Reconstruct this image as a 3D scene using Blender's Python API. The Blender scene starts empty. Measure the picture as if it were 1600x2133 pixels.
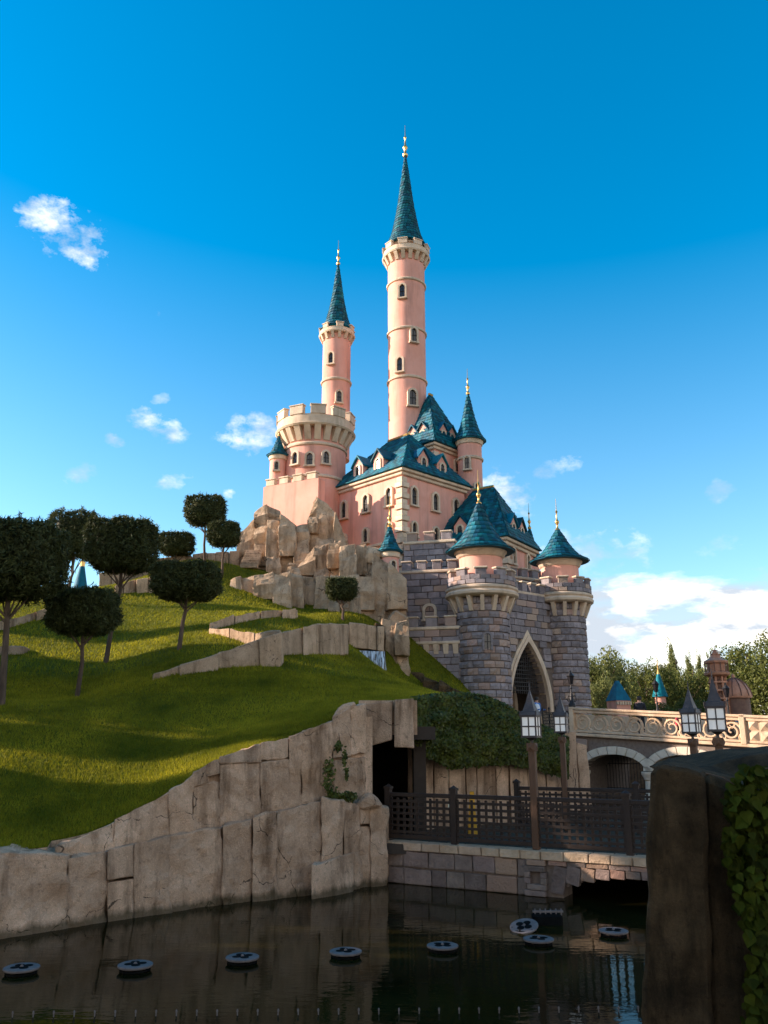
import bpy, bmesh, math, random
import numpy as np
from mathutils import Vector, Matrix, noise
R = math.radians
random.seed(11); rng = np.random.default_rng(11)
S = bpy.context.scene; C = S.collection
# ---------------------------------------------------------------- camera
F, CX, CY, PITCH, CAMZ = 1726.0, 800.0, 1066.5, R(15.5), 3.0
cam = bpy.data.cameras.new('camera'); co = bpy.data.objects.new('camera', cam); C.objects.link(co)
co.location = (0, 0, CAMZ); co.rotation_euler = (math.pi/2 + PITCH, 0, 0)
cam.sensor_fit = 'VERTICAL'; cam.sensor_height = 36; cam.lens = F/2133*36; cam.clip_start = .1; cam.clip_end = 6000
S.camera = co
# ---------------------------------------------------------------- light
SUN_EL, SUN_AZ = R(21), R(-86)          # azimuth from +Y towards +X
sd = Vector((math.cos(SUN_EL)*math.sin(SUN_AZ), math.cos(SUN_EL)*math.cos(SUN_AZ), math.sin(SUN_EL)))
sl = bpy.data.lights.new('sun', 'SUN'); sl.energy = 4.7; sl.angle = R(.5); sl.color = (1, .83, .69)
so = bpy.data.objects.new('sun', sl); C.objects.link(so); so.rotation_euler = (-sd).to_track_quat('-Z', 'Y').to_euler()
so.location = (-60, 0, 60)
S.view_settings.view_transform = 'Standard'; S.view_settings.look = 'None'
S.view_settings.exposure = 1.25; S.view_settings.gamma = 1
def ray(px, py):
    d = CY - py
    return (px-CX, F*math.cos(PITCH) - d*math.sin(PITCH), F*math.sin(PITCH) + d*math.cos(PITCH))
def P(px, py, Y):
    a, b, c = ray(px, py); return Vector((a/b*Y, Y, CAMZ + c/b*Y))
def G(px, py, z=0.):
    a, b, c = ray(px, py); t = (z-CAMZ)/c; return Vector((a*t, b*t, z))
def P3(px, Y, z):
    t = (z-CAMZ)/Y; d = F*(t*math.cos(PITCH)-math.sin(PITCH))/(math.cos(PITCH)+t*math.sin(PITCH))
    return Vector(((px-CX)/(F*math.cos(PITCH)-d*math.sin(PITCH))*Y, Y, z))
def zpx(py, Y): return P(CX, py, Y).z
def lerp_tab(tab, x):
    if x <= tab[0][0]: return tab[0][1]
    for (a, b), (c, d) in zip(tab, tab[1:]):
        if x <= c: return b+(d-b)*(x-a)/(c-a)
    return tab[-1][1]
# ---------------------------------------------------------------- sky
W = bpy.data.worlds.new('World'); S.world = W; W.use_nodes = True
nt = W.node_tree; nt.nodes.clear()
def N(t, ty, **kw):
    n = t.nodes.new(ty)
    for k, v in kw.items(): setattr(n, k, v)
    return n
def M_(t, op, a, b=None, c=None, clamp=False):
    n = N(t, 'ShaderNodeMath', operation=op, use_clamp=clamp)
    for i, v in enumerate((a, b, c)):
        if v is None: continue
        if isinstance(v, (int, float)): n.inputs[i].default_value = v
        else: t.links.new(v, n.inputs[i])
    return n.outputs[0]
def build_world():
    t = nt; L = t.links.new
    sky = N(t, 'ShaderNodeTexSky', sky_type='NISHITA', sun_disc=False)
    sky.sun_elevation = SUN_EL; sky.sun_rotation = SUN_AZ
    sky.altitude = 100; sky.air_density = 1.0; sky.dust_density = .5; sky.ozone_density = 2.5
    hs = N(t, 'ShaderNodeHueSaturation'); hs.inputs['Hue'].default_value = .487
    hs.inputs['Value'].default_value = 1.05
    L(sky.outputs[0], hs.inputs['Color'])
    tc = N(t, 'ShaderNodeTexCoord'); sp = N(t, 'ShaderNodeSeparateXYZ'); L(tc.outputs['Generated'], sp.inputs[0])
    az = M_(t, 'ARCTAN2', sp.outputs[0], sp.outputs[1]); el = M_(t, 'ARCSINE', sp.outputs[2])
    L(M_(t, 'ADD', 1.14, M_(t, 'MULTIPLY', M_(t, 'MULTIPLY', M_(t, 'SUBTRACT', el, R(8)), 1/R(30), clamp=True), .40)), hs.inputs['Saturation'])
    def fbm(scale, det, rough=.62, off=(0, 0, 0), sq=(1, 1, 1.5)):
        mp = N(t, 'ShaderNodeMapping'); mp.inputs['Location'].default_value = off; mp.inputs['Scale'].default_value = sq
        L(tc.outputs['Generated'], mp.inputs[0])
        n = N(t, 'ShaderNodeTexNoise'); n.inputs['Scale'].default_value = scale
        n.inputs['Detail'].default_value = det; n.inputs['Roughness'].default_value = rough
        L(mp.outputs[0], n.inputs['Vector']); return n.outputs[0]
    n1 = fbm(26, 8); n2 = fbm(60, 6, off=(3, 1, 2)); n3 = fbm(7, 8, .6, (1, 5, 2), (1, 1, 3.2)); n4 = fbm(9, 6, .55, (4, 2, 7), (1, 1, 3))
    nn = M_(t, 'ADD', M_(t, 'MULTIPLY', n1, .65), M_(t, 'MULTIPLY', n2, .35))
    total = None
    # single clouds: pixel centre, half width, half height, tilt, weight
    for px, py, a, b, tilt, wgt in ((128, 476, 110, 62, -.3, 1.25), (330, 885, 58, 34, -.25, 1.35), (528, 905, 68, 46, .2, 1.35),
            (1058, 1030, 62, 58, 0, 1.5), (238, 914, 22, 16, -.4, 1.0), (168, 988, 34, 22, .3, .7), (360, 1002, 46, 20, .25, .8),
            (475, 1030, 17, 13, 0, 1.0), (335, 832, 30, 12, .3, .55), (328, 657, 10, 14, 0, .5), (1165, 975, 60, 20, .25, .55),
            (1500, 1022, 30, 26, 0, .5), (1230, 1150, 130, 50, 0, .72), (1500, 1140, 60, 22, .2, .4)):
        x, y, z = ray(px, py); l = math.sqrt(x*x+y*y+z*z); a0 = math.atan2(x, y); e0 = math.asin(z/l)
        da = M_(t, 'MULTIPLY', M_(t, 'SUBTRACT', az, a0), math.cos(e0)); de = M_(t, 'SUBTRACT', el, e0)
        ct, st = math.cos(tilt), math.sin(tilt)
        u = M_(t, 'ADD', M_(t, 'MULTIPLY', da, ct), M_(t, 'MULTIPLY', de, st)); v = M_(t, 'SUBTRACT', M_(t, 'MULTIPLY', de, ct), M_(t, 'MULTIPLY', da, st))
        u = M_(t, 'DIVIDE', u, a/l*.98); v = M_(t, 'DIVIDE', v, b/l*.98)
        r2 = M_(t, 'ADD', M_(t, 'MULTIPLY', u, u), M_(t, 'MULTIPLY', v, v))
        m = M_(t, 'SUBTRACT', 1, r2)
        d = M_(t, 'ADD', M_(t, 'MULTIPLY', m, .42), M_(t, 'MULTIPLY', M_(t, 'SUBTRACT', nn, .52), 3.0))
        d = M_(t, 'MULTIPLY', M_(t, 'MULTIPLY', d, 1.0), min(wgt, 1.0), clamp=True)
        d = M_(t, 'MULTIPLY', d, M_(t, 'GREATER_THAN', m, -.8))
        d = M_(t, 'MULTIPLY', d, M_(t, 'MULTIPLY', M_(t, 'ADD', m, .8), 1.2, clamp=True))
        total = d if total is None else M_(t, 'MAXIMUM', total, d)
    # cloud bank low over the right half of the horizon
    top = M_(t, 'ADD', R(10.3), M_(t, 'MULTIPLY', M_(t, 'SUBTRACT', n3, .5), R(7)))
    fill_rise = M_(t, 'MAXIMUM', M_(t, 'MULTIPLY', M_(t, 'SUBTRACT', az, R(28)), 1/R(60), clamp=True), M_(t, 'MULTIPLY', M_(t, 'SUBTRACT', R(-105), az), 1/R(40), clamp=True))
    top = M_(t, 'ADD', top, M_(t, 'MULTIPLY', fill_rise, R(20)))      # unseen extra height to the right and behind, added as warm fill light
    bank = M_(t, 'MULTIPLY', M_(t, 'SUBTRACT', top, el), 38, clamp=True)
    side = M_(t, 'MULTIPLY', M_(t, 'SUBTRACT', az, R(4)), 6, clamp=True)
    behind = M_(t, 'MULTIPLY', M_(t, 'SUBTRACT', R(-105), az), 3, clamp=True)  # stretch of bank behind the viewer, out of view, added for fill light
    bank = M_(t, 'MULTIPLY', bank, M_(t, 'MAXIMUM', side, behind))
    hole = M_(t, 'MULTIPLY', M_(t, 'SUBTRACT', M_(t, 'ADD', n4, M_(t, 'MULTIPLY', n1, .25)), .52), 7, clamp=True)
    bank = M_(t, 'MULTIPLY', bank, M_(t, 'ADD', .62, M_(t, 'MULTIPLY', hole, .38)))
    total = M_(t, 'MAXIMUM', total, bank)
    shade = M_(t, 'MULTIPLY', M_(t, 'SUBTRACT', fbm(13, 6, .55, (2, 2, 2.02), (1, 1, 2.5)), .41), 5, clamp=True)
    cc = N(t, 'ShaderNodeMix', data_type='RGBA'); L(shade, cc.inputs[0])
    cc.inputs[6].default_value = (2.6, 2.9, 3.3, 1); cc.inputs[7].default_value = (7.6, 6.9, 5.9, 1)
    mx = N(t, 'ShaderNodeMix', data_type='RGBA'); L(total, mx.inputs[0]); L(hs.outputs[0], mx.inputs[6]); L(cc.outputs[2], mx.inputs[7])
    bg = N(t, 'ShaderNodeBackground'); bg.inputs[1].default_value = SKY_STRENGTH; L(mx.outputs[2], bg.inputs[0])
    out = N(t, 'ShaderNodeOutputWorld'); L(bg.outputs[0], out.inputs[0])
SKY_STRENGTH = .115
build_world()
# ---------------------------------------------------------------- materials
MATS = {}
def mat(name, c1, c2=None, rough=.8, scale=4., bump=.3, bscale=None, metal=0., island=0., c3=None, c3amt=.5, streak=False, transl=0., spec=.4, emit=None, detail=8, bdist=.05, stain=0.):
    """two-colour noise material; island: strength of the per-piece colour shift towards c3"""
    m = bpy.data.materials.new(name); m.use_nodes = True; t = m.node_tree; L = t.links.new
    b = t.nodes['Principled BSDF']; b.inputs['Roughness'].default_value = rough; b.inputs['Metallic'].default_value = metal
    b.inputs['Specular IOR Level'].default_value = spec
    tc = N(t, 'ShaderNodeTexCoord'); ge = N(t, 'ShaderNodeNewGeometry')
    mp = N(t, 'ShaderNodeMapping'); L(ge.outputs['Position'], mp.inputs[0])
    if streak: mp.inputs['Scale'].default_value = (1, 1, .22)
    n = N(t, 'ShaderNodeTexNoise'); n.inputs['Scale'].default_value = scale; n.inputs['Detail'].default_value = detail; n.inputs['Roughness'].default_value = .65
    L(mp.outputs[0], n.inputs['Vector'])
    rp = N(t, 'ShaderNodeValToRGB'); rp.color_ramp.elements[0].position = .33; rp.color_ramp.elements[1].position = .68
    rp.color_ramp.elements[0].color = (*c1, 1); rp.color_ramp.elements[1].color = (*(c2 or c1), 1)
    L(n.outputs[0], rp.inputs[0]); col = rp.outputs[0]
    if island:
        oi = N(t, 'ShaderNodeObjectInfo')
        r = M_(t, 'FRACT', M_(t, 'ADD', M_(t, 'MULTIPLY', oi.outputs['Random'], 7.31), M_(t, 'MULTIPLY', ge.outputs['Random Per Island'], 5.77)))
        if c3:
            mx = N(t, 'ShaderNodeMix', data_type='RGBA'); L(M_(t, 'MULTIPLY', M_(t, 'GREATER_THAN', M_(t, 'FRACT', M_(t, 'MULTIPLY', r, 13.7)), 1-c3amt), .8), mx.inputs[0])
            L(col, mx.inputs[6]); mx.inputs[7].default_value = (*c3, 1); col = mx.outputs[2]
        hv = N(t, 'ShaderNodeHueSaturation'); L(col, hv.inputs['Color'])
        L(M_(t, 'ADD', 1-island/2, M_(t, 'MULTIPLY', r, island)), hv.inputs['Value'])
        L(M_(t, 'ADD', .5-island*.02, M_(t, 'MULTIPLY', M_(t, 'FRACT', M_(t, 'MULTIPLY', r, 5.3)), island*.04)), hv.inputs['Hue'])
        col = hv.outputs[0]
    if stain:                                                  # rain streaks and faded patches
        for sc_, sq_, lo, amt, dark in ((1.6, (1, 1, .10), .50, 1., .62), (.55, (1, 1, .7), .52, .7, .80), (9., (1, 1, .5), .60, .6, .78)):
            m3 = N(t, 'ShaderNodeMapping'); m3.inputs['Scale'].default_value = sq_; L(ge.outputs['Position'], m3.inputs[0])
            n3 = N(t, 'ShaderNodeTexNoise'); n3.inputs['Scale'].default_value = sc_; n3.inputs['Detail'].default_value = 7; n3.inputs['Roughness'].default_value = .65; L(m3.outputs[0], n3.inputs['Vector'])
            hv2 = N(t, 'ShaderNodeHueSaturation'); L(col, hv2.inputs['Color']); hv2.inputs['Saturation'].default_value = 1.03
            L(M_(t, 'SUBTRACT', 1, M_(t, 'MULTIPLY', M_(t, 'MULTIPLY', M_(t, 'SUBTRACT', n3.outputs[0], lo), 5, clamp=True), (1-dark)*amt*stain)), hv2.inputs['Value']); col = hv2.outputs[0]
    L(col, b.inputs['Base Color'])
    if bump:
        n2 = N(t, 'ShaderNodeTexNoise'); n2.inputs['Scale'].default_value = bscale or scale*4; n2.inputs['Detail'].default_value = 8; n2.inputs['Roughness'].default_value = .7
        L(mp.outputs[0], n2.inputs['Vector'])
        bp = N(t, 'ShaderNodeBump'); bp.inputs['Strength'].default_value = bump; bp.inputs['Distance'].default_value = bdist
        L(n2.outputs[0], bp.inputs['Height']); L(bp.outputs[0], b.inputs['Normal'])
    if transl:
        tr = N(t, 'ShaderNodeBsdfTranslucent'); L(col, tr.inputs[0]); ms = N(t, 'ShaderNodeMixShader'); ms.inputs[0].default_value = transl
        L(b.outputs[0], ms.inputs[1]); L(tr.outputs[0], ms.inputs[2]); L(ms.outputs[0], t.nodes['Material Output'].inputs[0])
    if emit: b.inputs['Emission Color'].default_value = (*emit[:3], 1); b.inputs['Emission Strength'].default_value = emit[3]
    MATS[name] = m; return m
def rock_mat(name, c1, c2, c3, island=.25, crack=.5, scale=1.2):
    """weathered cast rock: mottling, vertical stains, fine hairline cracks and pits"""
    m = bpy.data.materials.new(name); m.use_nodes = True; t = m.node_tree; L = t.links.new
    b = t.nodes['Principled BSDF']; b.inputs['Roughness'].default_value = .95; b.inputs['Specular IOR Level'].default_value = .12
    ge = N(t, 'ShaderNodeNewGeometry'); pos = ge.outputs['Position']
    def noi(sc, det, sq=(1, 1, 1), rough=.65):
        mp = N(t, 'ShaderNodeMapping'); mp.inputs['Scale'].default_value = sq; L(pos, mp.inputs[0])
        n = N(t, 'ShaderNodeTexNoise'); n.inputs['Scale'].default_value = sc; n.inputs['Detail'].default_value = det; n.inputs['Roughness'].default_value = rough
        L(mp.outputs[0], n.inputs['Vector']); return n.outputs[0]
    big = noi(scale, 9); streak = noi(scale*2.2, 8, (1, 1, .16)); fine = noi(scale*22, 6); grit = noi(scale*75, 3)
    rp = N(t, 'ShaderNodeValToRGB'); e = rp.color_ramp.elements; e[0].position = .32; e[1].position = .66; e[0].color = (*c1, 1); e[1].color = (*c2, 1); L(big, rp.inputs[0])
    mx = N(t, 'ShaderNodeMix', data_type='RGBA'); L(M_(t, 'MULTIPLY', M_(t, 'MULTIPLY', M_(t, 'SUBTRACT', streak, .5), 6, clamp=True), .75), mx.inputs[0])
    L(rp.outputs[0], mx.inputs[6]); mx.inputs[7].default_value = (*c3, 1)
    # cracks
    wp = N(t, 'ShaderNodeVectorMath', operation='ADD'); L(pos, wp.inputs[0])
    nv = N(t, 'ShaderNodeTexNoise'); nv.inputs['Scale'].default_value = scale*1.6; nv.inputs['Detail'].default_value = 5; L(pos, nv.inputs['Vector'])
    sc = N(t, 'ShaderNodeVectorMath', operation='SCALE'); sc.inputs['Scale'].default_value = .55; L(nv.outputs['Color'], sc.inputs[0]); L(sc.outputs[0], wp.inputs[1])
    vo = N(t, 'ShaderNodeTexVoronoi', feature='DISTANCE_TO_EDGE'); vo.inputs['Scale'].default_value = scale*.42; L(wp.outputs[0], vo.inputs['Vector'])
    line = M_(t, 'LESS_THAN', vo.outputs['Distance'], M_(t, 'MULTIPLY', M_(t, 'SUBTRACT', noi(scale*3, 3), .38), .022))
    line = M_(t, 'MULTIPLY', line, M_(t, 'GREATER_THAN', noi(scale*.8, 2), .47))
    sv = M_(t, 'ADD', .55, M_(t, 'MULTIPLY', M_(t, 'ADD', fine, M_(t, 'MULTIPLY', grit, .5)), .6))
    sv = M_(t, 'MULTIPLY', sv, M_(t, 'ADD', 1, M_(t, 'MULTIPLY', M_(t, 'MULTIPLY', M_(t, 'SUBTRACT', grit, .57), 9, clamp=True), .55)))
    sv = M_(t, 'MULTIPLY', sv, M_(t, 'SUBTRACT', 1, M_(t, 'MULTIPLY', M_(t, 'MULTIPLY', M_(t, 'SUBTRACT', .42, noi(scale*7, 6)), 9, clamp=True), .4)))
    oi = N(t, 'ShaderNodeObjectInfo'); sv = M_(t, 'MULTIPLY', sv, M_(t, 'ADD', 1-island/2, M_(t, 'MULTIPLY', oi.outputs['Random'], island)))
    hv = N(t, 'ShaderNodeHueSaturation'); L(mx.outputs[2], hv.inputs['Color']); L(sv, hv.inputs['Value'])
    dk = N(t, 'ShaderNodeMix', data_type='RGBA'); L(M_(t, 'MULTIPLY', line, crack), dk.inputs[0]); L(hv.outputs[0], dk.inputs[6]); dk.inputs[7].default_value = (.018, .013, .01, 1)
    sz = N(t, 'ShaderNodeSeparateXYZ'); L(pos, sz.inputs[0])
    wet = M_(t, 'MULTIPLY', M_(t, 'SUBTRACT', M_(t, 'ADD', -.02, M_(t, 'MULTIPLY', streak, .42)), sz.outputs[2]), 9, clamp=True)
    wx = N(t, 'ShaderNodeMix', data_type='RGBA'); L(M_(t, 'MULTIPLY', wet, .75), wx.inputs[0]); L(dk.outputs[2], wx.inputs[6]); wx.inputs[7].default_value = (.045, .04, .018, 1)
    L(wx.outputs[2], b.inputs['Base Color'])
    h = M_(t, 'ADD', M_(t, 'MULTIPLY', fine, .6), M_(t, 'MULTIPLY', grit, .35)); h = M_(t, 'SUBTRACT', h, M_(t, 'MULTIPLY', line, .5*crack)); h = M_(t, 'ADD', h, M_(t, 'MULTIPLY', big, 1.4))
    bp = N(t, 'ShaderNodeBump'); bp.inputs['Strength'].default_value = .9; bp.inputs['Distance'].default_value = .08; L(h, bp.inputs['Height']); L(bp.outputs[0], b.inputs['Normal'])
    MATS[name] = m; return m
rock_mat('wall_rock', (.40, .25, .155), (.72, .49, .335), (.14, .08, .045), .3, .75)
rock_mat('cliff_rock', (.33, .22, .135), (.60, .42, .275), (.16, .10, .058), .35, .8, 1.0)
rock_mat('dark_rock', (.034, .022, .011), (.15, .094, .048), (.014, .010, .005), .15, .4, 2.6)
rock_mat('terrace_rock', (.38, .255, .16), (.61, .425, .285), (.19, .12, .07), .3, .7, 1.4)
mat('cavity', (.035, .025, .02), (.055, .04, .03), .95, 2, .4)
mat('turf', (.06, .066, .002), (.13, .13, .006), .95, 3, .5, 40, spec=.1)
mat('grass', (.075, .095, .003), (.37, .325, .018), .75, .38, 0, island=.5, transl=.4, spec=.2)
mat('topiary', (.034, .042, .012), (.08, .088, .026), .7, 3, 0, island=.7, transl=.2, spec=.25)
mat('foliage', (.07, .085, .018), (.14, .15, .03), .7, .5, 0, island=.7, transl=.3, spec=.25)
mat('foliage_light', (.12, .14, .04), (.19, .20, .06), .7, .5, 0, island=.6, transl=.3, spec=.25)
mat('hedge', (.03, .045, .004), (.10, .11, .012), .55, 2, 0, island=.9, transl=.2, spec=.35)
mat('ivy', (.018, .026, .002), (.055, .065, .005), .75, 3, 0, island=.9, transl=.3, spec=.1)
mat('bark', (.06, .04, .028), (.15, .10, .068), .95, 6, .7, 22, streak=True)
mat('pink_plaster', (.75, .385, .30), (.82, .455, .37), .85, .7, .3, 18, spec=.15, bdist=.03, stain=.75)
mat('cream_stone', (.62, .47, .34), (.74, .59, .45), .85, 2, .4, 16, island=.15, stain=.9)
mat('grey_block', (.20, .165, .165), (.31, .262, .262), .9, 3, .8, 14, island=.55, c3=(.38, .255, .19), c3amt=.28, bdist=.04)
mat('mortar', (.14, .10, .08), (.22, .165, .13), .95, 8, .4)
mat('teal_slate', (.004, .072, .112), (.008, .13, .185), .6, 2.5, .4, 25, island=1.0, spec=.22, stain=.6)
mat('gold', (.62, .36, .10), (.80, .50, .18), .33, 4, .1, metal=.9)
mat('window_dark', (.012, .010, .012), (.03, .025, .03), .12, 3, 0, spec=.6)
mat('bridge_cream', (.56, .39, .26), (.70, .52, .37), .85, 2.5, .4, 22, island=.18, stain=1.)
mat('voussoir', (.55, .46, .35), (.68, .58, .46), .85, 3, .4, 20, island=.15)
mat('bridge_block', (.22, .16, .135), (.32, .235, .20), .9, 3, .7, 16, island=.4, c3=(.28, .19, .15), c3amt=.3)
mat('quay_block', (.15, .105, .085), (.26, .19, .155), .9, 4, 1., 16, island=.5, c3=(.32, .19, .13), c3amt=.25, bdist=.05)
mat('coping', (.44, .29, .18), (.64, .45, .30), .9, 4, 1., 18, island=.2, bdist=.05)
mat('brown_wood', (.020, .010, .006), (.040, .021, .012), .65, 5, .4, 30, streak=True)
mat('post_wood', (.085, .038, .018), (.14, .066, .032), .6, 5, .4, 26, streak=True)
mat('iron', (.012, .011, .012), (.03, .027, .028), .5, 8, .2, metal=.4)
mat('lantern_metal', (.045, .036, .036), (.085, .066, .064), .5, 8, .2, metal=.3)
mat('milk_glass', (.66, .64, .62), (.72, .70, .67), .25, 3, 0, emit=(1, .96, .92, .07))
mat('float_grey', (.13, .105, .10), (.19, .16, .15), .8, 12, .25, spec=.1)
mat('black_plastic', (.004, .004, .004), (.010, .010, .010), .8, 8, .2, spec=.03)
mat('yellow_plastic', (.60, .27, .01), (.7, .34, .015), .5, 8, .1)
mat('copper', (.42, .17, .09), (.58, .27, .16), .5, 3, .3, metal=.0)
mat('copper_dark', (.13, .06, .04), (.22, .11, .07), .6, 4, .3, metal=.0)
mat('path', (.075, .05, .034), (.13, .088, .06), .98, 4, .5, spec=.03)
mat('ground', (.07, .07, .03), (.11, .10, .05), .95, .5, .3)
mat('skin', (.42, .23, .16), (.48, .27, .19), .6, 6, 0)
mat('cloth_blue', (.03, .12, .36), (.05, .18, .46), .9, 6, .2); mat('cloth_dark', (.014, .013, .018), (.03, .028, .034), .9, 6, .2)
mat('cloth_red', (.45, .02, .05), (.55, .03, .06), .9, 6, .2); mat('cloth_white', (.7, .7, .72), (.8, .8, .8), .9, 6, .2)
mat('hair', (.012, .008, .006), (.03, .02, .014), .6, 30, .3)
mat('blue_sign', (.02, .10, .22), (.03, .15, .30), .5, 8, 0)
# water surfaces
def water_mat():
    m = bpy.data.materials.new('moat_water'); m.use_nodes = True; t = m.node_tree; L = t.links.new
    b = t.nodes['Principled BSDF']; b.inputs['Roughness'].default_value = .02; b.inputs['IOR'].default_value = 1.17
    ge = N(t, 'ShaderNodeNewGeometry'); mp = N(t, 'ShaderNodeMapping'); L(ge.outputs['Position'], mp.inputs[0])
    n = N(t, 'ShaderNodeTexNoise'); n.inputs['Scale'].default_value = .35; n.inputs['Detail'].default_value = 5; L(mp.outputs[0], n.inputs[0])
    rp = N(t, 'ShaderNodeValToRGB'); rp.color_ramp.elements[0].color = (.008, .006, .0015, 1); rp.color_ramp.elements[1].color = (.024, .019, .005, 1)
    rp.color_ramp.elements[0].position = .35; rp.color_ramp.elements[1].position = .7
    L(n.outputs[0], rp.inputs[0]); L(rp.outputs[0], b.inputs['Base Color'])
    mp2 = N(t, 'ShaderNodeMapping'); mp2.inputs['Scale'].default_value = (1, 2.2, 1); L(ge.outputs['Position'], mp2.inputs[0])
    w = N(t, 'ShaderNodeTexNoise'); w.inputs['Scale'].default_value = 3.2; w.inputs['Detail'].default_value = 3; L(mp2.outputs[0], w.inputs[0])
    bp = N(t, 'ShaderNodeBump'); bp.inputs['Strength'].default_value = .05; bp.inputs['Distance'].default_value = .05; L(w.outputs[0], bp.inputs['Height']); L(bp.outputs[0], b.inputs['Normal'])
    MATS['moat_water'] = m
water_mat()
def fall_mat():
    m = bpy.data.materials.new('falling_water'); m.use_nodes = True; t = m.node_tree; L = t.links.new
    b = t.nodes['Principled BSDF']; b.inputs['Roughness'].default_value = .15; b.inputs['Base Color'].default_value = (.62, .66, .70, 1)
    ge = N(t, 'ShaderNodeNewGeometry'); mp = N(t, 'ShaderNodeMapping'); mp.inputs['Scale'].default_value = (14, 3, 1.1); L(ge.outputs['Position'], mp.inputs[0])
    n = N(t, 'ShaderNodeTexNoise'); n.inputs['Scale'].default_value = 1.; n.inputs['Detail'].default_value = 5; L(mp.outputs[0], n.inputs[0])
    rp = N(t, 'ShaderNodeValToRGB'); rp.color_ramp.elements[0].position = .38; rp.color_ramp.elements[1].position = .62; rp.color_ramp.elements[0].color = (.15,)*3+(1,)
    L(n.outputs[0], rp.inputs[0]); L(rp.outputs[0], b.inputs['Alpha'])
    MATS['falling_water'] = m
fall_mat()
# ---------------------------------------------------------------- object helpers
def wl(o):
    v = Vector((0, 0, 0))
    while o: v += o.location; o = o.parent
    return v
def tag(o, label=None, cat=None, group=None, kind=None):
    if label: o['label'] = label
    if cat: o['category'] = cat
    if group: o['group'] = group
    if kind: o['kind'] = kind
    return o
def empty(name, loc, label, cat, group=None):
    o = bpy.data.objects.new(name, None); C.objects.link(o); o.location = loc; o.empty_display_size = .2
    return tag(o, label, cat, group, 'thing')
def link(name, me, m=None, parent=None, loc=(0, 0, 0), rot=(0, 0, 0), scale=(1, 1, 1), world=True):
    o = bpy.data.objects.new(name, me); C.objects.link(o)
    if m and not me.materials: me.materials.append(MATS[m])
    loc = Vector(loc)
    if parent:
        o.parent = parent
        if world: loc = loc - wl(parent)
    o.location = loc; o.rotation_euler = rot; o.scale = scale
    return o
def mesh_np(name, v, f, m=None):
    """v (n,3), f (k,4) or (k,3) arrays"""
    me = bpy.data.meshes.new(name); n, k = len(v), len(f); s = f.shape[1]
    me.vertices.add(n); me.vertices.foreach_set('co', np.asarray(v, np.float32).ravel())
    me.loops.add(k*s); me.loops.foreach_set('vertex_index', np.asarray(f, np.int32).ravel())
    me.polygons.add(k); me.polygons.foreach_set('loop_start', np.arange(0, k*s, s, dtype=np.int32))
    me.update(calc_edges=True); me.validate()
    if m: me.materials.append(MATS[m])
    return me
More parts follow.
